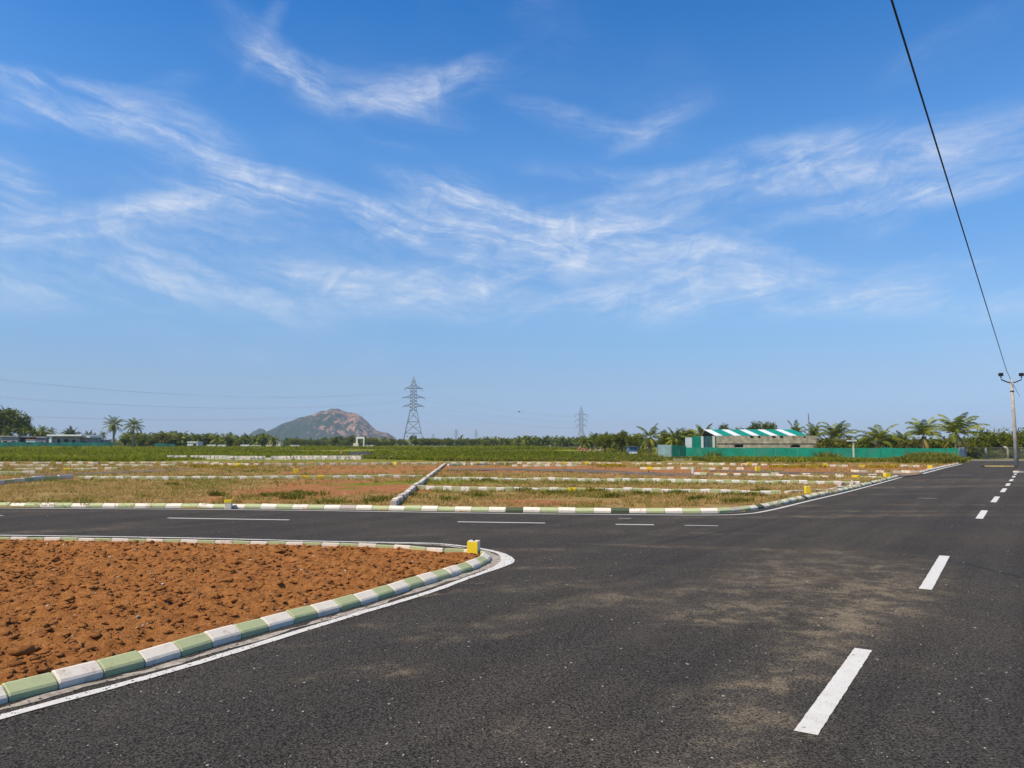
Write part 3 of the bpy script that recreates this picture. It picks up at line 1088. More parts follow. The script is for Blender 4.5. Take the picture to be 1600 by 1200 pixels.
k = rng.choice(len(cx), 900, replace=False)
V_s = np.stack([cx[k], cy[k], cz[k] + .012], -1)
a_s = rng.uniform(0, 6.28, 900)
L_s = rng.uniform(.012, .05, 900)
d_s = np.stack([np.cos(a_s) * L_s, np.sin(a_s) * L_s, rng.normal(0, .006, 900)], -1)
w_s = np.stack([-np.sin(a_s), np.cos(a_s), 0 * a_s], -1) * .0022
M['straw'] = simple('dry_straw', (.55, .40, .20), .9, .3, 12)
V_s = np.stack([V_s - d_s - w_s, V_s + d_s - w_s, V_s + d_s + w_s, V_s - d_s + w_s], 1).reshape(-1, 3)
tag(obj('straw_bits', mesh_np('straw_bits', V_s, (np.arange(900) * 4)[:, None] + np.array([[0, 1, 2, 3]]), None, False, [M['straw']])), 'bits of dry straw lying on the red earth', 'straw', kind='stuff')

# grit and dry leaf crumbs on the asphalt
N = 2600
D = 3.4 * np.exp(rng.random(N) * math.log(9))
xx = (rng.uniform(-100, 1700, N) - 800) / F_PX * D
ok = inpoly(xx, D, road_poly) & ~inpoly(xx, D, [np.array(p) for p in offset(ISLAND, .05)])
xx, D = xx[ok], D[ok]
sz_ = .0025 + .0075 * rng.random(len(xx)) ** 3
V, Fq = lumps(np.stack([xx, D, np.full(len(xx), ROAD_Z + .002)], -1), sz_, (1.3, 1, .5))
M['grit'] = simple('road_grit', (.40, .35, .28), .9, .5, 30)
tag(obj('road_grit', mesh_np('road_grit', V, Fq, None, False, [M['grit']])), 'pale grit and crumbs scattered on the asphalt', 'grit', kind='stuff')
# crumbs washed against the kerb and on the white line
N = 1800
k = rng.integers(0, len(LINE), N)
ln_ = np.array(LINE)[k] + rng.normal(0, .10, (N, 2))
out = ~inpoly(ln_[:, 0], ln_[:, 1], [np.array(p) for p in offset(ISLAND, .01)])
ln_ = ln_[out]
V, Fq = lumps(np.concatenate([ln_, np.full((len(ln_), 1), ROAD_Z + .006)], 1), .002 + .007 * rng.random(len(ln_)) ** 2, (1.2, 1, .5))
M['crumb'] = simple('dark_grit', (.13, .10, .075), .95, .5, 30)
tag(obj('gutter_grit', mesh_np('gutter_grit', V, Fq, None, False, [M['crumb']])), 'dark crumbs gathered in the gutter by the island kerb', 'grit', kind='stuff')


# ------------------------------------------------------------------ grass
def blades(P_, h, wd, nb, spread, lean, r=rng, tone=None):
    """tufts at P_ (n,3): nb blades each, two triangles a blade"""
    n = len(P_)
    P3 = np.repeat(P_, nb, 0)
    hh = np.repeat(h, nb) * r.uniform(.55, 1.15, n * nb)
    ww = np.repeat(wd, nb) * r.uniform(.7, 1.3, n * nb)
    a = r.uniform(0, 2 * math.pi, n * nb)
    base = P3 + np.stack([np.cos(a), np.sin(a), 0 * a], -1) * (np.repeat(spread, nb) * np.sqrt(r.random(n * nb)))[:, None]
    d = np.stack([np.cos(a), np.sin(a), 0 * a], -1) * (hh * lean * r.uniform(.2, 1.2, n * nb))[:, None]
    b = r.uniform(0, 2 * math.pi, n * nb)
    s = np.stack([np.cos(b), np.sin(b), 0 * b], -1) * (ww / 2)[:, None]
    up = np.stack([0 * hh, 0 * hh, hh], -1)
    mid = base + d * .4 + up * .62
    tip = base + d * 1.15 + up
    V_ = np.stack([base - s, base + s, mid + s * .8, mid - s * .8, tip], 1).reshape(-1, 3)
    k_ = (np.arange(n * nb) * 5)[:, None]
    q = k_ + np.array([[0, 1, 2, 3]])
    t3 = k_ + np.array([[3, 2, 4]])
    tn = r.random(n) if tone is None else np.clip(tone, 0, 1) * .8 + r.random(n) * .2
    col = np.repeat(np.repeat(tn, nb) * .6 + r.random(n * nb) * .4, 5) * .97
    return V_, [q, t3], {'r': col}


def grass_obj(name, P_, h, wd, nb, spread, lean, mat_, label, cat='grass', tone=None):
    V_, F_, at_ = blades(P_, h, wd, nb, spread, lean, tone=tone)
    o = obj(name, mesh_np(name, V_, F_, at_, False, [mat_]))
    return tag(o, label, cat, kind='stuff')


M['dry_grass'] = leafy('dry_grass_blade', (.38, .235, .075), (.62, .43, .16), (.20, .19, .035), .4)
M['mixed_grass'] = leafy('mixed_grass_blade', (.18, .17, .022), (.36, .31, .06), None, .4)
M['green_grass'] = leafy('green_grass_blade', (.15, .18, .008), (.46, .46, .034), (.36, .30, .06), .5)
M['weed'] = leafy('weed_leaf', (.11, .12, .012), (.33, .30, .045), (.42, .33, .09), .4)
M['yellow_flower'] = leafy('yellow_grass', (.38, .24, .015), (.55, .38, .03), None, .3)

N = 60000
D = 19.5 * np.exp(rng.random(N) * math.log(70 / 19.5))
xx = (rng.uniform(-120, 1500, N) - 800) / F_PX * D
soil, green = plots_attr(xx, D)
bad = inpoly(xx, D, road_poly)
for pl in ST.values():
    bad |= inpoly(xx, D, pl)
# tufts keep a hand's breadth off the far kerb
for q in FARK[::2]:
    bad |= (np.hypot(xx - q[0], D - q[1]) < .28)
patch = fbm(xx * 1.1, D * 1.1, 3, 77)
keep = (~bad) & (rng.random(N) > soil * 1.05) & (patch > .36)
gmask = rng.random(N) < green * 1.3 - .05
for nm, msk, mt, lab, hh in (('dry_grass', keep & ~gmask, 'dry_grass', 'short dry straw-coloured grass on the plots', .085), ('green_weeds', keep & gmask, 'mixed_grass', 'low olive weeds growing through the dry plots', .12)):
    x_, y_ = xx[msk], D[msk]
    P_ = np.stack([x_, y_, gz(x_, y_)], -1)
    f_ = .6 + .02 * y_
    grass_obj(nm, P_, hh * f_ * rng.uniform(.5, 1.3, len(x_)), .018 * f_, 5, .10 * f_, 1.3, M[mt], lab)
# darker weed clumps seen on the near plots
wc = [(475, 776, .9), (432, 778, .7), (455, 782, .5), (525, 790, .8), (580, 789, .5), (640, 778, .5), (600, 786, .6), (1150, 788, .6), (1060, 774, .5), (870, 775, .8), (1010, 776, .7), (1175, 778, .6), (270, 760, .5), (590, 748, .9), (760, 754, .6),
      (930, 772, .7), (960, 780, .5), (1090, 784, .6), (820, 770, .5), (340, 778, .4), (700, 785, .4), (750, 779, .5), (1140, 777, .5), (1190, 771, .5)]
P_ = []
for px, py, rad in wc:
    c0 = G(px, py)
    for _ in range(int(70 * rad)):
        P_.append(c0 + rng.normal(0, rad * .36, 2) * np.array((1, .7)))
P_ = np.array(P_)
P_ = P_[~inpoly(P_[:, 0], P_[:, 1], road_poly)]
P_ = np.concatenate([P_, gz(P_[:, 0], P_[:, 1])[:, None]], 1)
grass_obj('weed_patches', P_, rng.uniform(.08, .2, len(P_)), np.full(len(P_), .03), 6, np.full(len(P_), .10), .8, M['weed'], 'small green weed patches on the near plots', 'weeds')
# yellow flowering verge strips
P_ = []
for x0, x1, py, n_ in ((1205, 1292, 731.5, 420), (1355, 1400, 731.5, 200), (300, 400, 732, 260), (935, 975, 730, 160), (1000, 1035, 732, 90)):
    for _ in range(n_):
        P_.append(G(random.uniform(x0, x1), py + random.gauss(0, .5)))
P_ = np.array(P_)
P_ = np.concatenate([P_, gz(P_[:, 0], P_[:, 1])[:, None]], 1)
grass_obj('yellow_grass', P_, rng.uniform(.10, .28, len(P_)), np.full(len(P_), .07), 4, np.full(len(P_), .2), .5, M['yellow_flower'], 'strips of yellow dry grass by the far side streets')

# green field
N = 90000
D = 72 * np.exp(rng.random(N) ** 1.15 * math.log(420 / 72))
xx = (rng.uniform(-80, 1560, N) - 800) / F_PX * D
px_ = xx / D * F_PX + 800
lim = np.interp(px_, [0, 250, 420, 560, 700, 900, 1000, 1030, 1060, 1120, 1300, 1480, 1600], [76, 78, 100, 92, 78, 76, 76, 78, 86, 72, 70, 62, 90])
cl1 = fbm(xx * .07, D * .05, 4, 61)
keep = (D > lim) & ~inpoly(xx, D, road_poly) & (cl1 > .30)
fl = np.interp(px_, [1030, 1500], [98, 78])
keep &= ~((px_ > 1020) & (D > fl - 1.0))
xx, D, cl1 = xx[keep], D[keep], cl1[keep]
P_ = np.stack([xx, D, gz(xx, D)], -1)
hh = (.16 + .95 * np.clip(cl1 - .38, 0, 1)) * rng.uniform(.6, 1.3, len(xx)) * (1 + .0016 * D)
isdry = (fbm(xx * .05 + 40, D * .12, 3, 71) + rng.normal(0, .06, len(xx)) + .12 * sstep(0, 12, xx)) > .60
tone = np.clip((fbm(xx * .035, D * .10, 4, 91) - .5) * 2.6 + .5 + .25 * (hh - .35), 0, 1)
grass_obj('field_grass', P_[~isdry], hh[~isdry], .10 + .0009 * D[~isdry], 3, .25 + .002 * D[~isdry], 1.25, M['green_grass'], 'lush green grass covering the open field', tone=tone[~isdry])
grass_obj('field_weeds', P_[isdry], hh[isdry] * .8, .10 + .0009 * D[isdry], 3, .25 + .002 * D[isdry], 1.2, M['weed'], 'paler olive weeds mixed into the open field', 'weeds')

# ------------------------------------------------------------------ trees
def frond(L, e0, droop, n, width, r, sag=.35):
    """one pinnate frond along +x; returns verts and tris"""
    V_, F_, C_ = [], [], []
    p = np.zeros(3)
    ang = e0
    ds = L / n
    base_c = r.random() * .55
    pts = [p.copy()]
    for i in range(n):
        t = (i + .5) / n
        ang = e0 - droop * t ** 1.9
        p = p + ds * np.array((math.cos(ang), 0, math.sin(ang)))
        pts.append(p.copy())
    for i in range(n):
        a, b = pts[i], pts[i + 1]
        hw = .03 * (1 - i / n) + .008
        k = len(V_)
        V_ += [a + (0, -hw, 0), a + (0, hw, 0), b + (0, hw, 0), b + (0, -hw, 0)]
        F_ += [(k, k + 1, k + 2), (k, k + 2, k + 3)]
        C_ += [.75] * 4
        t = (i + .5) / n
        if t < .14:
            continue
        ll = L * .21 * (math.sin(math.pi * (t * .86 + .14)) ** .6 + .12)
        d = (b - a) / ds
        for s in (-1, 1):
            for sub in (0.0, .5):
                a0 = a + (b - a) * sub
                o = np.array((d[0] * .62, s * .75, d[2] * .62 - sag * r.uniform(.3, 1.3)))
                o /= np.linalg.norm(o)
                m_ = a0 + o * ll * .55
                e_ = m_ + (o + np.array((0, 0, -.45))) * ll * .5
                wv_ = d * width * .5
                k = len(V_)
                V_ += [a0 - wv_ * .6, a0 + wv_ * .6, m_ + wv_, m_ - wv_, e_]
                F_ += [(k, k + 1, k + 2), (k, k + 2, k + 3), (k + 3, k + 2, k + 4)]
                cc = min(.84, max(0, base_c + r.uniform(-.1, .3)))
                C_ += [cc] * 5
    return np.array(V_), np.array(F_), np.array(C_)


def palm_crown(seed, nf=20, L=2.6, up=1.25, low=-.55, wind=0.0, width=.085, dead=2, droop=1.35, n=11):
    r = np.random.default_rng(seed)
    V_, F_, C_ = [], [], []
    k = 0
    for i in range(nf + dead):
        t = (i + .5) / nf
        isdead = i >= nf
        e0 = up + (low - up) * t ** .85 if not isdead else -.7
        v, f, c = frond(L * r.uniform(.85, 1.12) * (1 if not isdead else .75), e0 + r.normal(0, .08), droop * r.uniform(.75, 1.2) * (1 if not isdead else .5), n, width, r)
        a = i * 2.39996 + r.normal(0, .2)
        ca_, sa_ = math.cos(a), math.sin(a)
        v = np.stack([v[:, 0] * ca_ - v[:, 1] * sa_, v[:, 0] * sa_ + v[:, 1] * ca_, v[:, 2]], -1)
        if wind:
            rr = np.hypot(v[:, 0], v[:, 1])
            v[:, 0] += wind * rr * .35
            v[:, 2] += .10 * abs(wind) * rr
        V_.append(v)
        F_.append(f + k)
        C_.append(np.clip(c, 0, .84) if not isdead else np.full(len(c), 1.0))
        k += len(v)
    return np.concatenate(V_), np.concatenate(F_), np.concatenate(C_)


def palm_trunk(h, r0, r1, lean, bend, seed):
    r = random.Random(seed)
    pts, rad = [], []
    for i in range(9):
        t = i / 8
        pts.append((lean * t + bend * math.sin(t * math.pi) * .5, bend * .3 * math.sin(t * 3), h * t))
        rad.append((r0 * (1.35 if i == 0 else 1) * (1 - t) + r1 * t) * (1 + .05 * (i % 2)))
    m = MB().tube(pts, rad, 8)
    return m, pts[-1]


PALMS = {}


def palm_proto(key, th, crown_kw, seed, lean=.2, bend=.15, mat_='palm', nuts=True, r0=.17):
    """prototype: trunk height th, crown on top; returns meshes and full height"""
    m, top = palm_trunk(th, r0, .11, lean, bend, seed)
    trunk = m.mesh('trunk', M['bark'], True)
    V_, F_, C_ = palm_crown(seed, **crown_kw)
    V_ = V_ + np.array(top)
    crown = mesh_np('crown', V_, F_, {'r': C_}, False, [M[mat_]])
    nut = None
    if nuts:
        nb = MB()
        for i in range(7):
            a = i * .9
            s = .11
            c0 = np.array((top[0] + math.cos(a) * .2, top[1] + math.sin(a) * .2, top[2] - .12 - .08 * (i % 2)))
            nb.add([tuple(c0 + q * s) for q in ico], [tuple(f) for f in icf])
        nut = nb.mesh('coconuts', M['nut'], True)
    PALMS[key] = (trunk, crown, nut, float(np.percentile(V_[:, 2], 99.7)), float(np.percentile(np.abs(V_[:, 0] - top[0]), 98)))


palm_proto('tall', 4.2, dict(nf=26, L=2.1, up=1.45, low=-.6, droop=1.15, width=.075), 11, .1, .1, r0=.24)
palm_proto('tall_b', 4.0, dict(nf=24, L=2.1, up=1.4, low=-.5, droop=1.2, width=.075), 12, -.1, .1, r0=.22)
palm_proto('wind_a', 2.5, dict(nf=21, L=2.9, up=1.48, low=.28, droop=1.35, wind=.10, width=.085, dead=3, n=15), 13, .15, .1)
palm_proto('wind_b', 2.5, dict(nf=21, L=2.7, up=1.50, low=.25, droop=1.45, wind=-.08, width=.085, dead=3, n=15), 14, -.1, .1)
palm_proto('wind_c', 2.2, dict(nf=21, L=2.7, up=1.42, low=.20, droop=1.5, wind=.05, width=.085, dead=3, n=15), 15, .2, .1)
palm_proto('grove_a', 3.0, dict(nf=24, L=2.3, up=1.4, low=-.9, droop=1.1, width=.15, n=9), 16, .2, .2, 'palm_blue', False)
palm_proto('grove_b', 2.8, dict(nf=22, L=2.2, up=1.35, low=-1.0, droop=1.3, width=.15, n=9), 17, -.2, .2, 'palm_blue', False)
palm_proto('grove_c', 2.4, dict(nf=22, L=2.5, up=1.4, low=-.8, droop=1.1, width=.15, n=9, dead=3), 18, .1, .2, 'palm', False)
palm_proto('yellow', 2.6, dict(nf=18, L=2.5, up=1.42, low=-.4, droop=1.2, width=.10, n=12, dead=10), 19, .1, .15, 'palm')


def place_palm(key, px, ytop, D, label, group=None, base_z=None, wide=1.0, rz=None):
    trunk, crown, nut, hgt, half = PALMS[key]
    top = A(px, ytop, D)
    bz = float(gz(np.array(top[0]), np.array(D))) - .1 if base_z is None else base_z
    s = (top[2] - bz) / hgt
    t = thing('coconut_palm', label, 'palm tree', (top[0], D, bz), random.uniform(0, 6.28) if rz is None else rz, group)
    t.scale = (s * wide, s * wide, s)
    obj('trunk', trunk, t)
    obj('crown', crown, t)
    if nut:
        obj('coconuts', nut, t)
    return t


TREES = {}


def tree_proto(key, seed, h=6.0, rad=3.0, clumps=90, leaves=46, leaf=.20, mat_='leaf', low=.25, bark='bark_dark', flat=.8):
    r = np.random.default_rng(seed)
    # lobes
    nl = 7
    lob = []
    for i in range(nl):
        a = i * 2.4 + r.normal(0, .3)
        rr = rad * .55 * r.uniform(.5, 1.0) if i else 0
        lob.append((rr * math.cos(a), rr * math.sin(a), h * (low + (1 - low) * r.uniform(.35, .75)), rad * r.uniform(.42, .62)))
    cs = []
    for i in range(clumps):
        l = lob[i % nl]
        d = r.normal(0, 1, 3)
        d /= np.linalg.norm(d)
        q = l[3] * r.uniform(.55, 1.05)
        cs.append((l[0] + d[0] * q, l[1] + d[1] * q, max(h * low * .6, l[2] + d[2] * q * flat)))
    cs = np.array(cs)
    zmax = cs[:, 2].max()
    n = clumps * leaves
    c = np.repeat(cs, leaves, 0) + r.normal(0, rad * .105, (n, 3))
    u = r.normal(0, 1, (n, 3))
    u /= np.linalg.norm(u, axis=1)[:, None]
    v = np.cross(u, r.normal(0, 1, (n, 3)))
    v /= np.linalg.norm(v, axis=1)[:, None]
    sz2 = leaf * r.uniform(.6, 1.35, n)[:, None]
    V_ = np.stack([c - u * sz2, c - v * sz2 * .45, c + u * sz2, c + v * sz2 * .45], 1).reshape(-1, 3)
    F_ = (np.arange(n) * 4)[:, None] + np.array([[0, 1, 2, 3]])
    col = np.repeat(np.clip(np.repeat(r.random(clumps), leaves) * .6 + r.random(n) * .4, 0, 1), 4)
    crown = mesh_np('crown', V_, F_, {'r': col}, False, [M[mat_]])
    m = MB()
    m.tube([(0, 0, 0), (.08, .03, h * low), (.05, -.05, h * .5)], [.05 * h * .7, .035 * h * .7, .02 * h * .7], 7)
    for l in lob:
        m.tube([(.05, 0, h * low * .8), (l[0] * .5, l[1] * .5, (h * low + l[2]) / 2), (l[0], l[1], l[2])], [.02 * h, .012 * h, .004 * h], 5)
    trunk = m.mesh('trunk', M[bark], True)
    TREES[key] = (trunk, crown, float(np.percentile(V_[:, 2], 99.6)))


tree_proto('broad_a', 21, 6, 3.2)
tree_proto('broad_b', 22, 6, 2.8, 80)
tree_proto('broad_c', 23, 6, 3.8, 100, low=.15)
tree_proto('bush', 24, 2.2, 1.7, 60, 40, .13, low=.05, flat=.6)
tree_proto('bush_yellow', 25, 2.2, 1.8, 60, 40, .13, 'leaf_yellow', low=.05, flat=.6)
tree_proto('hedge', 26, 3.6, 3.4, 130, 60, .17, low=.04, flat=.75)


def place_tree(key, px, ytop, D, label, group=None, wide=1.0, name='tree', cat='tree', base_z=None):
    trunk, crown, hgt = TREES[key]
    top = A(px, ytop, D)
    bz = float(gz(np.array(top[0]), np.array(D))) - .1 if base_z is None else base_z
    s = (top[2] - bz) / hgt
    t = thing(name, label, cat, (top[0], D, bz), random.uniform(0, 6.28), group)
    t.scale = (s * wide, s * wide, s)
    obj('trunk', trunk, t)
    obj('crown', crown, t)
    return t


# the two tall palms on the left
place_palm('tall', 178, 648.5, 190, 'taller of the two palms standing clear on the left, bare pale trunk', wide=1.05, rz=.4)
place_palm('tall_b', 210, 652, 192, 'shorter right-hand palm of the pair standing clear on the left', wide=1.0, rz=2.0)
# left edge grove
for px, yt, D_, k_, wd, lab in [(10, 637, 215, 'broad_a', 1.0, 'tallest dark tree at the left edge of the picture'), (38, 650, 218, 'broad_b', .8, 'rounded dark tree sloping down beside the tallest left tree'), (-20, 640, 212, 'broad_c', .8, 'dense tree cut by the left edge of the picture'),
                                (64, 672, 235, 'broad_c', .9, 'low dark tree behind the left sheds')]:
    place_tree(k_, px, yt, D_, lab, wide=wd)
g1 = 'small palms before the left grove'
for px, yt, D_ in [(16, 662, 205), (37, 664, 206), (54, 667, 206), (66, 663, 207), (80, 667, 222), (106, 669, 224), (113, 666, 225), (122, 674, 235), (138, 671, 232), (150, 676, 240), (161, 673, 238)]:
    place_palm(random.choice(['grove_a', 'grove_b', 'tall_b']), px, yt, D_, 'small palm among the sheds and house at the left', g1, wide=.8)
# grove between the clear palms and the hill
g2 = 'palm grove left of the hill'
lab2 = 'low palm in the grove left of the hill,'
px = 196.0
i = 0
while px < 425:
    for row_ in (0, 1, 2):
        D_ = 245 + 22 * row_ + random.uniform(-6, 6)
        yt = random.uniform(673, 681) + (2 if px > 350 else 0)
        place_palm(random.choice(['grove_a', 'grove_b', 'grove_c']), px + random.uniform(-5, 5), yt, D_, lab2 + (' before the white hut' if px < 285 else ' behind the white hut' if px < 330 else ' right of the white hut'), g2, wide=random.uniform(1.0, 1.35))
    px += random.uniform(10, 14)
place_tree('bush_yellow', 254, 677, 236, 'yellow-green tree in the left palm grove', wide=1.6)
for px, yt, D_ in [(196, 681, 228), (222, 680, 230), (236, 684, 228), (282, 683, 240)]:
    place_tree('broad_b', px, yt, D_, 'low leafy tree under the left palm grove', 'low trees under the left grove', wide=1.2)
# trees along the foot of the hill and mid horizon
g3 = 'small dark trees along the foot of the hill'
for px in np.arange(404, 800, 11.5):
    D_ = random.uniform(330, 430)
    yt = random.uniform(684.5, 690.5)
    place_tree(random.choice(['broad_a', 'broad_b', 'broad_c']), px + random.uniform(-4, 4), yt, D_, ('small dark tree on the horizon below the hill' if px < 620 else 'small dark tree on the horizon around and right of the large pylon'), g3, wide=random.uniform(1.0, 1.7))
for px, yt, D_, lab in [(404, 677, 300, 'dark round tree left of the cream house'), (418, 679, 310, 'dark tree touching the cream house'), (524, 683, 300, 'single round tree in the field below the hill'), (547, 680, 330, 'upright tree beside the white gateway'), (700, 684, 360, 'upright dark tree right of the large pylon'), (614, 685, 350, 'dark tree at the right foot of the hill')]:
    place_tree('broad_b', px, yt, D_, lab, wide=.9)
# grove behind the second pylon
g4 = 'palm grove round the second pylon'
lab4 = 'palm in the dense grove behind the smaller pylon'
px = 786.0
while px < 1000:
    for row_ in (0, 1, 2):
        D_ = 265 + 22 * row_ + random.uniform(-6, 6) if px < 915 else 160 + 20 * row_ + random.uniform(-6, 6)
        yt = (random.uniform(680, 685) if px < 925 else random.uniform(671, 681)) + (2 if px < 815 else 0)
        place_palm(random.choice(['grove_a', 'grove_b', 'grove_c']), px + random.uniform(-5, 5), yt, D_, lab4 + (', left of the pylon' if px < 900 else ', right of the pylon'), g4, wide=random.uniform(1.0, 1.3))
    px += random.uniform(10, 14) if px < 915 else random.uniform(15, 20)
for px, yt, D_, wd, lab in [(945, 678, 140, 1.25, 'dark spreading tree right of the smaller pylon'), (972, 674, 138, 1.2, 'dense dark tree above the blue tarpaulin'), (990, 682, 135, 1.0, 'low dark tree beside the yellowing palm'), (1040, 673, 130, 1.0, 'green tree left of the metal gate'), (1075, 671, 132, 1.0, 'tree rising behind the metal gate'),
                             (1130, 663.5, 128, .9, 'tree peeping over the striped roof, left end'), (1178, 661, 130, .8, 'tree peeping over the middle of the striped roof'), (1200, 659.5, 131, .7, 'tree peeping over the striped roof, right of its middle'), (1160, 669, 126, .9, 'low tree just over the striped roof')]:
    place_tree(random.choice(['broad_a', 'broad_b']), px, yt, D_, lab, wide=wd)
# palms behind the green fence
PF = 'coconut palms behind the green fence'
place_palm('yellow', 1015, 662, 112, 'palm with hanging yellow dead fronds left of the green fence', wide=.95)
place_palm('grove_c', 1055, 668, 125, 'palm top between gate and yellowing palm', wide=.8)
place_palm('grove_c', 1097, 662.5, 122, 'palm rising behind the metal gate and building corner', wide=.9)
place_palm('wind_c', 1242, 656, 128, 'small palm top over the right end of the striped roof', wide=.5)
place_palm('wind_b', 1272, 659, 118, 'dark leaning palm touching the end of the building', wide=.6)
place_palm('wind_a', 1303, 658, 108, 'broad palm just right of the concrete building', PF, wide=.98, rz=.3)
place_palm('wind_c', 1373, 662.5, 99, 'low spreading palm behind the middle of the right fence', PF, wide=1.15, rz=1.2)
place_palm('wind_b', 1410, 673, 106, 'short palm half hidden behind the fence', PF, wide=.9)
place_palm('wind_b', 1441, 652, 95, 'bushy palm second from the fence end', PF, wide=.85, rz=2.0)
place_palm('wind_a', 1490, 645.5, 90, 'tallest wind-swept palm at the fence end', PF, wide=.98, rz=0.0)
# shrubs behind the fence
for px, yt, D_, k_, lab in [(1290, 684, 103, 'bush_yellow', 'yellow-green shrub right of the building'), (1325, 686, 104, 'bush_yellow', 'shrub behind the white T-shaped post'), (1352, 682, 112, 'broad_b', 'dark tree behind the spreading palm'), (1395, 684, 104, 'bush_yellow', 'shrub left of the short palm'), (1425, 686, 101, 'bush_yellow', 'shrub under the bushy palm'), (1465, 684, 99, 'bush', 'dark shrub between the two tallest fence palms'),
                            (1345, 690, 101, 'bush', 'low shrub behind the fence middle'), (1510, 692, 110, 'bush', 'shrub in front of the far white wall')]:
    place_tree(k_, px, yt, D_, lab, wide=1.15, name='shrub', cat='shrub')
# dense mass at the end of the road
for px, yt, D_, k_, wd, lab in [(1546, 672, 98, 'hedge', 1.0, 'dense broad tree at the end of the road'), (1592, 671, 97, 'hedge', 1.0, 'dense tree behind the lamp post'), (1640, 668, 96, 'hedge', 1.0, 'dense tree cut by the right edge'), (1520, 683, 104, 'broad_c', .9, 'darker tree left of the dense road-end trees'), (1568, 680, 101, 'broad_c', 1.0, 'shaded tree between the dense road-end trees')]:
    place_tree(k_, px, yt, D_, lab, wide=wd)
for px, yt, D_, lab in [(1522, 705, 93.5, 'dark creeper bush left of the leaning fence post'), (1553, 703, 93.8, 'dark creeper bush between the two concrete fence posts'), (1580, 704, 93.6, 'dark creeper bush right of the bent fence post'), (1612, 702, 92.5, 'creeper bush at the right edge')]:
    place_tree('bush', px, yt, D_, lab, wide=1.3, name='shrub', cat='shrub')
# far woodland seen as one mass
V_, C_ = [], []
for _ in range(900):
    D_ = random.uniform(480, 1100)
    x_ = (random.uniform(-60, 1660) - 800) / F_PX * D_
    hgt = random.uniform(4.0, 7.0)
    nlf = 26
    c = np.array((x_, D_, 1.0)) + rng.normal(0, 1, (nlf, 3)) * np.array((3.0, 2.0, .01)) + np.array((0, 0, 1)) * (rng.random((nlf, 1)) * hgt)
    u = rng.normal(0, 1, (nlf, 3)) * 1.1
    v = rng.normal(0, 1, (nlf, 3)) * .9
    V_.append(np.stack([c - u, c - v, c + u, c + v], 1).reshape(-1, 3))
    C_.append(np.repeat(rng.random(nlf), 4))
V_ = np.concatenate(V_)
tag(obj('far_woodland', mesh_np('far_woodland', V_, (np.arange(len(V_) // 4) * 4)[:, None] + np.array([[0, 1, 2, 3]]), {'r': np.concatenate(C_)}, False, [M['leaf']])), 'distant belt of woodland along the horizon', 'woodland', kind='stuff')

# overgrowth in front of the green fence
P_ = []
for x0, x1, py, hgt, n_ in [(1106, 1128, 716, 1.3, 110), (1128, 1290, 720, .34, 420), (1280, 1308, 718.5, .95, 130), (1300, 1420, 722, .38, 380), (1405, 1500, 724, .65, 520), (1425, 1482, 722.5, .95, 330), (1030, 1100, 719, .22, 60), (1000, 1032, 716, .5, 120)]:
    for _ in range(n_):
        q = G(random.uniform(x0, x1), py + random.uniform(-1.2, 1.2))
        P_.append((q[0], q[1], hgt * random.uniform(.6, 1.1)))
P_ = np.array(P_)
hh = P_[:, 2].copy()
P_[:, 2] = gz(P_[:, 0], P_[:, 1])
grass_obj('fence_overgrowth', P_, hh, np.full(len(P_), .10), 9, np.full(len(P_), .5), .9, M['weed'], 'tall olive weeds overgrowing the foot of the green fence', 'weeds')

# ------------------------------------------------------------------ green fence, gate and unfinished building
def corr_panel(name, wd, hgt, mat_, pitch=.15, amp=.018, thick=.01):
    n = max(4, int(wd / pitch) * 2)
    V_, F_ = [], []
    for i in range(n + 1):
        x = -wd / 2 + wd * i / n
        y = amp * (1 if i % 2 else -1)
        V_ += [(x, y, 0), (x, y, hgt), (x, y + thick, hgt), (x, y + thick, 0)]
    for i in range(n):
        a, b = 4 * i, 4 * i + 4
        for j in range(4):
            F_.append((a + j, b + j, b + (j + 1) % 4, a + (j + 1) % 4))
    F_ += [(0, 1, 2, 3), (4 * n + 3, 4 * n + 2, 4 * n + 1, 4 * n)]
    return MB().add(V_, F_).mesh(name, mat_)


def fence(label, a, b, hgt, mat_, panel=1.25, hv=.02, post=True, panel_name='fence_panel', parent_name='sheet_fence'):
    a, b = np.array(a), np.array(b)
    d = b - a
    Ln = np.linalg.norm(d)
    h = math.atan2(d[1], d[0])
    n = max(1, int(round(Ln / panel)))
    t = thing(parent_name, label, 'fence', (a[0], a[1], 0), h)
    pw = Ln / n
    pm = corr_panel(panel_name, pw - .012, hgt, M[mat_])
    post_m = MB().box((0, 0, hgt / 2 - .1), (.06, .06, hgt + .1)).mesh('fence_post', M['steel'])
    for i in range(n):
        q = a + d * (i + .5) / n
        bz = float(gz(np.array(q[0]), np.array(q[1]))) - .03
        obj(panel_name, pm, t, (pw * (i + .5), random.gauss(0, .012), bz + random.gauss(0, hv)), None, None, (random.gauss(0, .02), random.gauss(0, .004), 0))
        if post and i % 2 == 0:
            obj('fence_post', post_m, t, (pw * i, .09, bz))
    return t


fence('long green metal sheet fence running to the road end', G(1072, 716.6), G(1500, 721), 1.36, 'green_sheet')
fence('short pale grey sheet return at the road end of the green fence', G(1500.5, 721), G(1513, 716.5), 1.45, 'grey_sheet', 1.1)
fence('darker green sheet section between the pale panel and the gate', G(1050, 716.2), G(1072, 716.0), 1.62, 'green_sheet')
fence('pale mint sheet panels at the left end of the fence', G(1028, 716.2), G(1050, 716.1), 1.72, 'pale_sheet', 1.0)

# gate tower behind the fence
gt = thing('sheet_metal_gate_house', 'tall green and white sheet metal gate left of the concrete building', 'gate', (0, 0, 0))


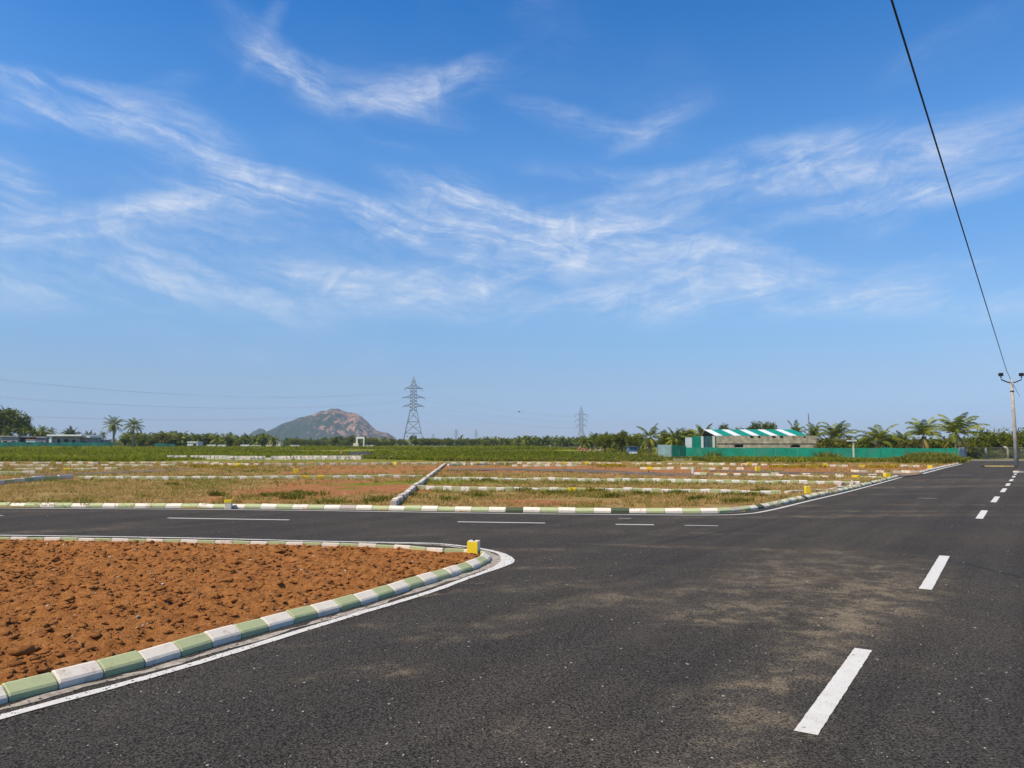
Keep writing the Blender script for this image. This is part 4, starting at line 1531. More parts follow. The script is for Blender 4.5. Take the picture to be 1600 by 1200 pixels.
def slab(px0, px1, y0, y1, D0, th, mat_, name, parent):
    a, b = A(px0, y1, D0), A(px1, y0, D0)
    return obj(name, MB().box(((a[0] + b[0]) / 2, D0 + th / 2, (a[2] + b[2]) / 2), (b[0] - a[0], th, b[2] - a[2])).mesh(name, M[mat_]), parent)


def cslab(px0, px1, y0, y1, D0, mat_, name, parent):
    a, b = A(px0, y1, D0), A(px1, y0, D0)
    return obj(name, corr_panel(name, b[0] - a[0], b[2] - a[2], M[mat_]), parent, ((a[0] + b[0]) / 2, D0, a[2]))


cslab(1071, 1081, 683.5, 716, 101, 'white_sheet', 'white_panel', gt)
cslab(1081.3, 1096.2, 681.8, 716, 101, 'green_roof', 'green_panel', gt)
slab(1096.6, 1099, 681.5, 716, 100.9, .2, 'white', 'gate_post', gt)
slab(1099.6, 1114.3, 682, 716, 101, .06, 'teal_mesh', 'mesh_panel', gt)
slab(1114.6, 1117, 681, 716, 100.8, .2, 'cream', 'gate_post', gt)
slab(1117.2, 1119.4, 681, 716, 100.9, .1, 'green_sheet', 'green_panel', gt)
slab(1071, 1119.4, 683, 716, 104, .06, 'green_sheet', 'rear_panel', gt)

bl = thing('concrete_building', 'unfinished raw concrete building with green and white striped sheet roof', 'building', (0, 0, 0))
BD = 103.0
bx0, bx1 = A(1120, 680, BD)[0], A(1275.5, 680, BD)[0]
ztop = A(1120, 681, BD)[2]
BDEP = 9.0
th = .22
zw0, zw1 = A(0, 699.6, BD)[2], A(0, 694, BD)[2]
holes = [(A(1147.5, 690, BD)[0], A(1161.5, 690, BD)[0]), (A(1235, 690, BD)[0], A(1250.5, 690, BD)[0])]
segs = [(bx0, holes[0][0]), (holes[0][1], holes[1][0]), (holes[1][1], bx1)]
mb = MB()
for a, b in segs:
    mb.box(((a + b) / 2, BD + th / 2, (zw0 + zw1) / 2), (b - a, th, zw1 - zw0))
mb.box(((bx0 + bx1) / 2, BD + th / 2, (zw1 + ztop) / 2), (bx1 - bx0, th, ztop - zw1))
mb.box(((bx0 + bx1) / 2, BD + th / 2, zw0 / 2), (bx1 - bx0, th, zw0))
obj('front_wall', mb.mesh('front_wall', M['concrete']), bl)
for nm, xw in (('side_wall', bx0 + th / 2), ('side_wall', bx1 - th / 2)):
    obj(nm, MB().box((xw, BD + BDEP / 2, ztop / 2), (th, BDEP - 2 * th - .01, ztop)).mesh(nm, M['concrete']), bl)
obj('rear_wall', MB().box(((bx0 + bx1) / 2, BD + BDEP - th / 2, ztop / 2), (bx1 - bx0, th, ztop)).mesh('rear_wall', M['concrete']), bl)
for a, b in holes:
    f = obj('window', MB().box(((a + b) / 2, BD + .16, zw1 - .03), (b - a, .12, .06)).box(((a + b) / 2, BD + .16, zw0 + .03), (b - a, .12, .06)).box((a + .03, BD + .16, (zw0 + zw1) / 2), (.06, .12, zw1 - zw0 - .13)).mesh('window', M['cement']), bl)
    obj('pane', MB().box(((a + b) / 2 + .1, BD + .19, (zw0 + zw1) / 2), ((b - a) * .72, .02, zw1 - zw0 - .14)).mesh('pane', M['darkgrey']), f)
# ledge and broken notches along the parapet
obj('ledge', MB().box(((bx0 + bx1) / 2, BD - .04, zw1 + .14), (bx1 - bx0 + .05, .08, .05)).mesh('ledge', M['concrete']), bl)
for px in (1174.5, 1186, 1209, 1221, 1239, 1257):
    c = A(px, 682.5, BD)
    obj('beam_socket', MB().box((c[0], BD - .012, ztop - .14), (random.uniform(.25, .5), .03, random.uniform(.18, .32))).mesh('beam_socket', M['darkgrey'] if px != 1239 else M['brick']), bl)
# roof of separate sheets, two slopes, skewed to follow the plot
ez, rz_ = ztop + .04, A(0, 671, BD + 4.2)[2]
ey, ry_ = BD + .25, BD + 4.4
nsh = 10
skx = -.55
rx0, rx1 = bx0 - .1, bx1 - 1.0
for i in range(nsh):
    k0_, k1_ = [(j_ // 2) * 2 + (.82 if j_ % 2 else 0) for j_ in (i, i + 1)]
    a, b = rx0 + (rx1 - rx0) * k0_ / nsh, rx0 + (rx1 - rx0) * k1_ / nsh - .012
    mk = 'white_sheet' if i % 2 == 0 else 'green_roof'
    for s_, (y0, y1, z0, z1, k0, k1) in enumerate(((ey, ry_, ez, rz_, 0, skx), (BD + BDEP - .3, ry_ + .02, ez, rz_, 0, skx))):
        nn = 9
        V_, F_ = [], []
        for j in range(nn):
            x = a + (b - a) * j / (nn - 1)
            dz_ = .018 * (1 if j % 2 else -1) + .008 * (i % 2)
            V_ += [(x + k0, y0, z0 + dz_), (x + k1, y1, z1 + dz_), (x + k1, y1, z1 + dz_ - .012), (x + k0, y0, z0 + dz_ - .012)]
        for j in range(nn - 1):
            p_, q_ = 4 * j, 4 * j + 4
            for c in range(4):
                F_.append((p_ + c, q_ + c, q_ + (c + 1) % 4, p_ + (c + 1) % 4))
        F_ += [(0, 1, 2, 3), (4 * nn - 1, 4 * nn - 2, 4 * nn - 3, 4 * nn - 4)]
        obj('roof_sheet', MB().add(V_, F_).mesh('roof_sheet', M[mk]), bl)
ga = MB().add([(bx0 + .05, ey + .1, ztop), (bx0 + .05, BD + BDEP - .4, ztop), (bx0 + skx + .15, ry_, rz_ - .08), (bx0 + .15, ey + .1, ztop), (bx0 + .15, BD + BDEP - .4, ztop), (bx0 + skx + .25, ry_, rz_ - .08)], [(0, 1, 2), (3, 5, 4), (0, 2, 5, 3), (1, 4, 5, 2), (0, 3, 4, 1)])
obj('gable_shade', ga.mesh('gable_shade', M['darkgrey']), bl)  # near-black solid painted in for the shade inside the open gable end

# white T-shaped post at the fence
tp = A(1333.5, 700, 81)
t = thing('t_shaped_post', 'white T-shaped post standing over the green fence', 'post', (tp[0], 81, 0))
zt = A(0, 689.6, 81)[2]
obj('post', MB().box((0, 0, zt / 2), (.12, .12, zt)).mesh('post', M['cream']), t)
obj('crossbar', MB().box((-.15, 0, zt + .06), (.95, .3, .12)).mesh('crossbar', M['white']), t)
# whip aerial over the roof
q = A(1264, 670, 112)
t = thing('aerial', 'thin aerial mast over the right end of the building', 'aerial', (q[0], 112, 0))
obj('mast', MB().tube([(0, 0, 0), (0, 0, A(0, 656, 112)[2])], .04, 6).mesh('mast', M['steel']), t)
obj('antenna', MB().box((0, 0, A(0, 651, 112)[2]), (.12, .12, 1.0)).mesh('antenna', M['grey']), t)

# pink ruined wall, gate at the far end of the road, and concrete fence posts
wl_ = thing('boundary_wall', 'pale pink low wall beyond the end of the green fence', 'wall', (0, 0, 0))
slab(1493, 1512, 694, 716, 112, .3, 'brick', 'wall_panel', wl_)
slab(1512.3, 1529, 695.5, 716, 111.8, .3, 'pink', 'wall_panel', wl_)
slab(1529.3, 1541, 700, 716, 111.6, .3, 'pink', 'wall_panel', wl_)
PD = 91.0


def cpost(px, ytop, label, bent=0.0, D0=PD):
    q = A(px, 720, D0)
    h = A(px, ytop, D0)[2]
    t = thing('fence_post', label, 'post', (q[0], D0, 0))
    if bent:
        pts = [(0, 0, -.1), (0, 0, h * .72), (-bent * .25, 0, h * .9), (-bent, 0, h)]
    else:
        pts = [(0, 0, -.1), (-.03, 0, h * .5), (-.06, 0, h)]
    obj('shaft', MB().tube(pts, [.15, .14, .13, .12][:len(pts)], 6).mesh('shaft', M['pole'], True), t)
    obj('footing', MB().box((0, 0, .05), (.5, .5, .12)).mesh('footing', M['cement']), t)
    return t


cpost(1541.5, 700, 'straight concrete fence post at the end of the road')
cpost(1575.5, 698, 'concrete fence post with bent top at the end of the road', .42)
# chain link fence between the posts
cf = thing('chain_link_fence', 'dark chain link fence between the concrete posts', 'fence', (0, 0, 0))
m = MB()
a0, a1 = A(1515, 720, PD + .2)[0], A(1625, 720, PD + .2)[0]
x = a0
while x < a1:
    m.bar((x, PD + .2, .1), (min(x + 1.3, a1), PD + .2, 1.4), .008)
    m.bar((x, PD + .2, 1.4), (min(x + 1.3, a1), PD + .2, .1), .008)
    x += .22
obj('mesh', m.mesh('mesh', M['steel']), cf)
obj('top_wire', MB().bar((a0, PD + .2, 1.42), (a1, PD + .2, 1.42), .015).mesh('top_wire', M['steel']), cf)
# yellow painted speed hump near the road end
sa, sb = G(1536, 729.3), G(1590, 729.3)
m = MB()
d = sb - sa
for i in range(1):
    prof = [(-.3, 0), (-.15, .05), (0, .07), (.15, .05), (.3, 0)]
    vs = [(p_[0], p_[1] + u_, ROAD_Z + .002 + z_) for p_ in (sa, sb) for u_, z_ in prof]
    n = len(prof)
    m.add(vs, [(j, j + 1, j + 1 + n, j + n) for j in range(n - 1)])
M['old_yellow'] = simple('worn_yellow', (.40, .28, .09), .9, .3, 3)
tag(obj('speed_hump', m.mesh('speed_hump', M['old_yellow'])), 'worn yellow speed hump near the end of the road', 'speed hump')
rg = MB()
ra, rb = G(1517, 720.4), G(1615, 720.6)
rg.prism([tuple(ra), tuple(rb), (rb[0], rb[1] + .4), (ra[0], ra[1] + .4)], 0, .16)
tag(obj('end_kerb', rg.mesh('end_kerb', M['cement'])), 'low concrete kerb closing the end of the road', 'kerb', kind='structure')

# ------------------------------------------------------------------ street lamp and overhead cable
lp = G(1589.5, 739)
LD = lp[1]
zt = A(1588, 592.5, LD)[2]
lamp = thing('street_lamp', 'concrete street lamp post with two arms beside the road', 'street lamp', (lp[0], LD, 0))
obj('pole', MB().tube([(0, 0, 0), (-.02, 0, zt * .5), (-.05, 0, zt)], [.125, .10, .08], 10).mesh('pole', M['pole'], True), lamp)
obj('footing', MB().box((.05, -.02, .06), (.40, .36, .12), .3).mesh('footing', M['kerb_white']), lamp)
obj('band', MB().tube([(-.035, 0, zt - .75), (-.036, 0, zt - .69)], .115, 10).mesh('band', M['lampblack']), lamp)
za = zt - .22
for s in (-1, 1):
    arm = obj('arm', MB().tube([(-.05, 0, za), (-.05 + s * .25, 0, za + .04), (-.05 + s * .62, 0, za + .20)], .035, 6).mesh('arm', M['lampblack']), lamp)
    hd = obj('lamp_head', MB().box((-.05 + s * .62, 0, za + .50), (.20, .18, .19)).box((-.05 + s * .62, 0, za + .35), (.05, .05, .15)).mesh('lamp_head', M['lampblack']), lamp)
    obj('lens', MB().box((-.05 + s * .62, -.07, za + .396), (.14, .05, .012)).mesh('lens', M['lens']), hd)
# overhead cable: rises over the camera, sags past the lamp post, ends in the trees
PTS = [(1386, -28), (1393, 0), (1432, 130), (1475, 265), (1515, 392), (1545, 490), (1573, 580), (1587, 606), (1600, 632)]
cab = []
lat = 1.42
vp = np.array((math.sin(R(34.85)), math.cos(R(34.85))))
nrm = np.array((vp[1], -vp[0]))            # to the right of the road direction
# lateral offset from the eye line, fixed plan line; height follows the sag
for px, py in PTS:
    d = ray(px, py)
    k = -lat / (d[0] * nrm[0] + d[1] * nrm[1])
    q = np.array((0, 0, EYE)) + d * k
    cab.append(q)
s_ = np.array([c[:2] @ vp for c in cab])
z_ = np.array([c[2] for c in cab])
cf2 = np.polyfit(s_[:7], z_[:7], 2)
ss = np.linspace(-4, 92, 90)
pts = []
for s0 in ss:
    xy = vp * s0 - nrm * lat
    pts.append((xy[0], xy[1], float(np.polyval(cf2, min(s0, s_[6] + 12)) if s0 <= s_[6] else np.polyval(cf2, s_[6]) + (s0 - s_[6]) * .012)))
tag(obj('overhead_cable', MB().tube(pts, .017, 6).mesh('overhead_cable', M['wire'], True)), 'black overhead cable crossing the sky down to the lamp post', 'cable')

# ------------------------------------------------------------------ marker posts
def marker(px, py, hgt, wd, dp, rz, label, cap_only=False, lean=0.0):
    q = G(px, py, .05)
    t = thing('marker_post', label, 'marker post', (q[0], q[1], ROAD_Z), rz)
    t.rotation_euler = (lean, 0, rz)
    b = MB()
    k = .012
    hw, hd = wd / 2, dp / 2
    prof = [(-hw + k, -hd), (hw - k, -hd), (hw, -hd + k), (hw, hd - k), (hw - k, hd), (-hw + k, hd), (-hw, hd - k), (-hw, -hd + k)]
    b.prism(prof, -.05, hgt)
    body = obj('body', b.mesh('body', M['kerb_white'] if cap_only else M['cream']), t)
    if cap_only:
        obj('cap', MB().prism([(x * 1.06, y * 1.06) for x, y in prof], hgt - .06, hgt + .012).mesh('cap', M['yellow']), t)
    else:
        obj('painted_face', MB().box((0, -hd - .004, hgt / 2 + .005), (wd - .006, .008, hgt - .03)).mesh('painted_face', M['yellow']), t)
        obj('painted_face', MB().box((-hw - .004, 0, hgt / 2 + .005), (.008, dp - .01, hgt - .03)).mesh('painted_face', M['yellow']), t)
        obj('rod_stub', MB().tube([(0, 0, hgt), (0, 0, hgt + .02)], .018, 6).mesh('rod_stub', M['lampblack']), t)
    return t


marker(740.5, 867.5, .235, .15, .15, R(-12), 'yellow painted marker post at the tip of the red earth plot')
marker(357, 793, .21, .17, .15, R(10), 'white marker post with yellow top by the crossing road', True)
marker(1262, 772.5, .30, .15, .13, R(6), 'yellow marker post at the second corner plot', False)
for px, py, lab in [(462, 739.5, 'small yellow marker behind the left edging row'), (1386, 747.5, 'yellow marker by the main road beyond the second corner'), (1184, 736, 'yellow marker leaning by the right side street'), (1289, 729.5, 'yellow marker under the green fence'), (1453, 733, 'yellow marker at the verge near the road end'),
                    (917, 726, 'yellow marker in front of the field'), (618, 727, 'yellow marker in the far row left of the divider'), (1170, 728, 'tiny yellow marker in the far right row')]:
    marker(px, py, .3, .26, .2, R(random.uniform(-20, 20)), lab, False)
# small white peg
q = G(1082.5, 741.5)
tag(obj('white_peg', MB().box((q[0], q[1], .22), (.09, .09, .4), .3, .8).mesh('white_peg', M['white'])), 'small upright white peg on the red strip', 'peg')
# loose broken blocks by the second corner
for i, (px, py, lab) in enumerate([(1314, 763, 'tilted grey block left of the pair by the second corner'), (1331, 762, 'tilted grey block right of the pair by the second corner')]):
    q = G(px, py)
    o = obj('loose_block', block_mesh(M['kerb_bare'], .26, .20, .14, 'loose_block'), None, (q[0], q[1], .06), None, None, (.4, .25 * (1 - 2 * i), .5 + i))
    tag(o, lab, 'block')

# ------------------------------------------------------------------ stockpiled blocks and dark mound behind the plots
def pile(px0, px1, py, layers, label):
    a, b = G(px0, py), G(px1, py)
    d = b - a
    Ln = np.linalg.norm(d)
    h = math.atan2(d[1], d[0])
    t = thing('block_stack', label, 'stack of blocks', (a[0], a[1], float(gz(np.array(a[0]), np.array(a[1])))), h)
    m = MB()
    for L_ in range(layers):
        for rw in range(4 - L_):
            x = random.uniform(0, .3)
            while x < Ln:
                if random.random() < .92 - .22 * L_:
                    m.box((x, rw * .34 + random.gauss(0, .04), .11 + L_ * .23), (.40, .26, .22), random.gauss(0, .16))
                x += .46
    o = obj('blocks', m.mesh('blocks', M['kerb_white']), t)
    o['kind'] = 'stuff'
    return t


pile(262, 352, 718.4, 2, 'left third of the long white block stockpile before the field')
pile(355, 455, 719, 2, 'middle third of the long white block stockpile before the field')
pile(458, 566, 718.8, 2, 'right third of the long white block stockpile, next to the dark mound')
q = G(560, 714.5)
t = thing('gravel_platform', 'low dark-topped platform right of the white block stockpile', 'platform', (q[0], q[1], 0))
obj('base', MB().box((0, 0, .2), (3.8, 2.2, .4)).mesh('base', M['cream']), t)
obj('top', MB().box((.1, .3, .60), (3.6, 2.0, .38), 0, .62).mesh('top', simple('dark_gravel', (.06, .06, .07), .9, .3, 6)), t)
q = G(540, 715)
mix_scale = .62
t = thing('cement_mixer', 'small orange mixer beside the dark-topped platform', 'mixer', (q[0] - .6, q[1] - .2, .1))
t.scale = (mix_scale,) * 3
obj('drum', MB().tube([(0, 0, .5), (.1, 0, .8), (.2, 0, 1.05)], [.22, .34, .2], 9).mesh('drum', M['brick'], True), t)
obj('frame', MB().bar((-.3, -.2, 0), (0, 0, .6), .04).bar((.35, -.2, 0), (0, 0, .6), .04).bar((0, .3, 0), (0, 0, .6), .04).mesh('frame', M['brick']), t)

# ------------------------------------------------------------------ houses and sheds far behind the field
def zoff(D0):
    return .9


def house(name, label, px0, px1, ytop, D0, wall, roof='white', over=.4, depth=6.0, windows=(), roof_t=.25, cat='house', base=.6):
    a, b = A(px0, ytop, D0), A(px1, ytop, D0)
    t = thing(name, label, cat, ((a[0] + b[0]) / 2, D0, base))
    wdt, h = b[0] - a[0], a[2] - base
    obj('wall', MB().box((0, depth / 2, (h - roof_t) / 2), (wdt, depth, h - roof_t)).mesh('wall', M[wall]), t)
    obj('roof', MB().box((0, depth / 2 - .1, h - roof_t / 2 + .002), (wdt + 2 * over, depth + 2 * over, roof_t)).mesh('roof', M[roof]), t)
    for fx, fz, fw, fh in windows:
        wn = obj('window', MB().box((wdt * (fx - .5), -.02, h * fz), (fw + .12, .06, fh + .12)).mesh('window', M['cement']), t)
        obj('pane', MB().box((wdt * (fx - .5), -.06, h * fz), (fw, .03, fh)).mesh('pane', M['darkgrey']), wn)
    return t


hs = house('house', 'low grey house with white flat roof behind the left netting', 83, 125, 679, 198, 'grey', 'white', 1.0, 7, [(.22, .5, .7, 1.6), (.5, .45, 1.0, 1.9), (.78, .5, .7, 1.2)], .42)
obj('corner_pillar', MB().box((-3.7, -.6, 1.7), (.6, .4, 3.4)).mesh('corner_pillar', M['white']), hs)
house('house', 'lower wing with its own white roof, right of the grey house', 127, 140, 681.5, 199, 'grey', 'white', .3, 6, [(.4, .4, 1.1, 1.6)], .38)
house('shed', 'grey open shed at the far left behind the netting', 2, 28, 681, 200, 'grey', 'grey_sheet', .3, 5, [(.25, .45, .9, 1.4), (.75, .45, .9, 1.4)], .2, 'shed')
house('shed', 'dark shed beside the palms left of the grey house', 29, 53, 682, 201, 'darkgrey', 'grey', .2, 5, (), .2, 'shed')
house('shed', 'low pale shed in front of the dark shed', 41, 55, 686, 199.3, 'white', 'brick', .1, 1.5, (), .15, 'shed')
house('shed', 'grey shed touching the left of the grey house', 56, 72, 682.5, 201.5, 'grey', 'grey_sheet', .2, 5, [(.6, .45, .8, 1.3)], .2, 'shed')
house('hut', 'small pale hut right of the lower wing', 146, 161, 687, 205, 'grey', 'grey_sheet', .2, 4, [(.5, .4, 1, 1)], .2, 'hut')
house('hut', 'small white hut under the left palm grove', 293, 309, 690, 236, 'white', 'white', .1, 4, [(.7, .5, .9, 1.0)], .3, 'hut')
ch = house('house', 'cream two-part house at the left foot of the hill', 419.5, 434, 684.5, 290, 'cream', 'cream', .0, 5, [(.45, .66, .8, .9)], .2)
obj('annex', MB().box((-2.4, 1.5, .9), (1.3, 3, 1.8)).mesh('annex', M['cream']), ch)
obj('annex', MB().box((2.35, 1.5, 1.25), (1.1, 3, 2.5)).mesh('annex', M['cream']), ch)
# white gateway
q = A(563, 690, 290)
t = thing('gateway', 'white square arch gateway right of the hill', 'gateway', (q[0], 290, .8))
zt = A(0, 682.8, 290)[2] - .8
obj('pillar', MB().box((-1.3, 0, zt / 2), (.6, .6, zt)).mesh('pillar', M['white']), t)
obj('pillar', MB().box((1.35, 0, zt / 2), (.45, .6, zt)).mesh('pillar', M['white']), t)
obj('lintel', MB().box((0, 0, zt - .3), (3.2, .65, .75)).mesh('lintel', M['white']), t)
obj('guard_room', MB().box((-1.5, -.7, .95), (1.9, 1.2, 1.9)).mesh('guard_room', M['cream']), t)
# low white walls in the far field
for i, (x0, x1, y0, D0, lab) in enumerate([(324, 337, 694.6, 232, 'short low white wall under the left grove'), (340, 353, 694.8, 233, 'second low white wall under the left grove'), (376, 390, 694.5, 236, 'low white wall with debris left of the hill'), (454, 468, 695.3, 280, 'white slab lying in the field before the hill'), (571, 584, 695.5, 292, 'low white wall beside the gateway'), (664, 696, 697.0, 250, 'thin white wall right of the large pylon'), (392, 408, 695.2, 240, 'low pale wall near the cream house')]):
    a, b = A(x0, y0, D0), A(x1, y0, D0)
    t = thing('low_wall', lab, 'wall', ((a[0] + b[0]) / 2, D0, .8))
    obj('panel', MB().box((0, 0, (a[2] - .8) / 2), (b[0] - a[0], .3, a[2] - .8)).mesh('panel', M['white']), t)
    obj('coping', MB().box((0, 0, a[2] - .78), (b[0] - a[0] + .1, .4, .08)).mesh('coping', M['cement']), t)
# netting fences
for x0, x1, y0, D0, lab in [(-20, 178, 690.6, 186, 'green netting fence across the left behind the field'), (242, 274, 693, 222, 'short green netting fence under the palm grove')]:
    a, b = A(x0, y0, D0), A(x1, y0 + .8, D0)
    t = thing('net_fence', lab, 'fence', (a[0], D0, .6))
    n = max(2, int((b[0] - a[0]) / 2.5))
    for i in range(n):
        x = (b[0] - a[0]) * i / n
        wd_ = (b[0] - a[0]) / n
        h_ = a[2] - .6 + (b[2] - a[2]) * i / n
        obj('net_panel', MB().box((x + wd_ / 2, random.gauss(0, .05), h_ / 2 + random.gauss(0, .05)), (wd_ - .03, .03, h_)).mesh('net_panel', M['net']), t)
        obj('stake', MB().bar((x, .08, 0), (x + random.gauss(0, .05), .08, h_ + .15), .035).mesh('stake', M['bark']), t)
# things by the dark trees near the second pylon
bt = house('tarpaulin_shelter', 'blue tarpaulin shelter in the shade by the yellowing palm', 983, 995.5, 697.5, 118, 'blue_sheet', 'blue_sheet', .1, 2.5, (), .08, 'shelter', .1)
obj('side_cloth', MB().box((0, -.05, .35), (1.2, .04, .5)).mesh('side_cloth', M['white']), bt)
for px, py, w_, h_, mk, lab in [(911, 706, 1.8, .5, 'brick', 'orange heap of bricks under the smaller pylon'), (933, 707, 2.3, .35, 'pink', 'pale rubble heap right of the smaller pylon')]:
    q = G(px, py + 3.0)
    D0 = 150.0
    q = A(px, py, D0)
    t = thing('rubble_heap', lab, 'rubble', (q[0], D0, .3))
    n_ = 60
    pp = np.stack([rng.normal(0, w_ * .4, n_), rng.normal(0, .5, n_), np.abs(rng.normal(0, h_ * .5, n_)) + .2], -1)
    V_, F_ = lumps(pp, rng.uniform(.12, .26, n_))
    o = obj('rubble', mesh_np('rubble', V_, F_, None, False, [M[mk]]), t)
    o['kind'] = 'stuff'
# shallow trench edge seen below the gate
tag(obj('concrete_slab', MB().box((A(1075, 720, 83)[0], 83, .10), (4.2, 1.0, .22), -.03).mesh('concrete_slab', M['concrete'])), 'long concrete slab lying below the metal gate', 'slab')

# ------------------------------------------------------------------ pylons and conductors
def pylon(px, ytop, D0, base_w, label, arms, bz, waist=.50, arm_len=(1.5, 1.85, 1.6), r=.09, rz=.15, name='pylon'):
    top = A(px, ytop, D0)
    H = top[2] - bz
    t = thing(name, label, 'pylon', (top[0], D0, bz), rz)
    bw = base_w / 2
    ww = bw * .30          # half width at the waist and above
    zw = H * waist
    zc = H * arms[0] + H * .05

    def hw(z):
        if z < zw:
            return bw + (ww - bw) * z / zw
        if z < zc:
            return ww * (1 - .18 * (z - zw) / (zc - zw))
        return ww * .82 * (1 - (z - zc) / (H - zc)) + .05
    for sx_, sy_ in ((-1, -1), (1, -1), (1, 1), (-1, 1)):
        obj('leg', MB().bar((sx_ * bw, sy_ * bw, 0), (sx_ * ww, sy_ * ww, zw), r * 1.25).bar((sx_ * ww, sy_ * ww, zw), (sx_ * hw(zc), sy_ * hw(zc), zc), r).bar((sx_ * hw(zc), sy_ * hw(zc), zc), (0, 0, H), r * .8).mesh('leg', M['steel']), t)
    # lattice on the four faces
    lv = [0, H * .20, H * .36, zw] + list(np.linspace(zw, zc, 9)[1:]) + [zc + (H - zc) * .4, zc + (H - zc) * .7]
    for f in range(4):
        m = MB()
        rot = Matrix.Rotation(f * math.pi / 2, 3, 'Z')
        for i in range(len(lv) - 1):
            z0, z1 = lv[i], lv[i + 1]
            a0, a1 = hw(z0), hw(z1)
            k = r * (.75 if z0 < zw else .55)
            P0, P1 = rot @ Vector((-a0, -a0, z0)), rot @ Vector((a0, -a0, z0))
            Q0, Q1 = rot @ Vector((-a1, -a1, z1)), rot @ Vector((a1, -a1, z1))
            if i:
                m.bar(P0, P1, k)
            if z1 <= zw * 1.01:
                Mid = (Q0 + Q1) / 2
                if i == 0:
                    m.bar(P0, Mid, k).bar(P1, Mid, k)
                    m.bar((P0 + Mid) / 2, (P0 + Q0) / 2, k * .7).bar((P1 + Mid) / 2, (P1 + Q1) / 2, k * .7)
                else:
                    m.bar(P0, Q1, k).bar(P1, Q0, k)
                    m.bar((P0 + Q0) / 2, (P0 + Q0 + P1 + Q1) / 4, k * .7)
            else:
                m.bar(P0, Q1, k).bar(P1, Q0, k)
        obj('lattice', m.mesh('lattice', M['steel']), t)
    tips = []
    for i, fa in enumerate(arms):
        z = H * fa
        al = bw * arm_len[i]
        for s in (-1, 1):
            m = MB()
            h0 = hw(z)
            tip = Vector((s * al, 0, z + .1))
            for yy in (-1, 1):
                m.bar((s * h0, yy * h0, z), tip, r * .7)
                m.bar((s * h0, yy * h0, z + H * .035), tip, r * .6)
                for q_ in (.33, .66):
                    b0 = Vector((s * h0, yy * h0, z)).lerp(tip, q_)
                    b1 = Vector((s * h0, yy * h0, z + H * .035)).lerp(tip, q_ - .2)
                    m.bar(b0, b1, r * .45)
            arm = obj('cross_arm', m.mesh('cross_arm', M['steel']), t)
            im = MB()
            for q_ in range(6):
                im.tube([(tip.x, 0, tip.z - .12 - q_ * .16), (tip.x, 0, tip.z - .22 - q_ * .16)], [.13, .09], 6)
            im.bar(tip, (tip.x, 0, tip.z - 1.2), .04)
            obj('insulator', im.mesh('insulator', M['grey']), arm)
            tw = Matrix.Rotation(rz, 3, 'Z') @ Vector((tip.x, 0, tip.z - 1.2))
            tips.append(np.array((top[0] + tw.x, D0 + tw.y, bz + tw.z)))
    return t, tips


T1, tips1 = pylon(646.5, 588, 386, 11.2, 'tall steel lattice pylon right of the hill', (.825, .695, .575), .9, .52, (.82, 1.02, .96), r=.14, rz=.12)
T2, tips2 = pylon(908, 634, 330, 4.9, 'smaller steel lattice pylon in front of the palm grove', (.80, .68, .56), -.6, .45, (1.15, 1.12, .95), r=.055, rz=.25)
for px, yt, D0, bw, lab in [(712.5, 669.5, 1300, 9, 'tiny far pylon on the horizon right of the large one'), (744, 670, 1500, 8, 'faintest far pylon on the horizon'), (677, 677, 1400, 6, 'tiny far pylon just right of the large pylon')]:
    pylon(px, yt, D0, bw, lab, (.85, .72, .6), 1.0, .5, (1.0, 1.2, 1.0), r=.16)


def conductor(a, b, sag, label, grp, r=.028):
    n = 40
    a, b = np.array(a), np.array(b)
    pts = [a + (b - a) * i / n - np.array((0, 0, sag * 4 * (i / n) * (1 - i / n))) for i in range(n + 1)]
    tag(obj('power_line', MB().tube(pts, r, 4).mesh('power_line', M['conductor'])), label, 'power line', grp)


names = ['top', 'middle', 'lowest']
for i, tp_ in enumerate(tips1):
    lvl, sd_ = names[i // 2], ('left', 'right')[i % 2]
    ends = [(-60, 586), (-60, 588), (-60, 614.5), (-60, 617), (-60, 645), (-60, 647)]
    e_ = A(*ends[i], 205 + (12 if i % 2 else 0))
    conductor(tp_, e_, 4.6 - .5 * (i // 2), f'{lvl} {sd_} power line from the large pylon to the left edge', 'power lines to the left', .015)
    conductor(tp_, tips2[i], 2.2, f'{lvl} {sd_} power line between the two large pylons', 'power lines between the pylons', .014)

# a bird in the air
q = A(811, 643.5, 150)
t = thing('bird', 'small dark bird flying left of the smaller pylon', 'bird', tuple(q), .4)
V_ = np.array([(x * .28, y * .07, z * .06) for x, y, z in ico])
obj('body', MB().add([tuple(v) for v in V_], [tuple(f) for f in icf]).mesh('body', M['lampblack'], True), t)
for s in (-1, 1):
    obj('wing', MB().add([(.1, 0, .03), (-.1, 0, .03), (-.08, s * .28, .12), (.06, s * .28, .12), (-.03, s * .55, .05), (.1, 0, .015), (-.1, 0, .015), (-.08, s * .28, .105), (.06, s * .28, .105), (-.03, s * .55, .04)],
                         [(0, 1, 2, 3), (3, 2, 4), (5, 8, 7, 6), (8, 9, 7), (0, 3, 8, 5), (3, 4, 9, 8), (4, 2, 7, 9), (2, 1, 6, 7)]).mesh('wing', M['lampblack']), t)

# ------------------------------------------------------------------ rocky hill
HD = 2600.0


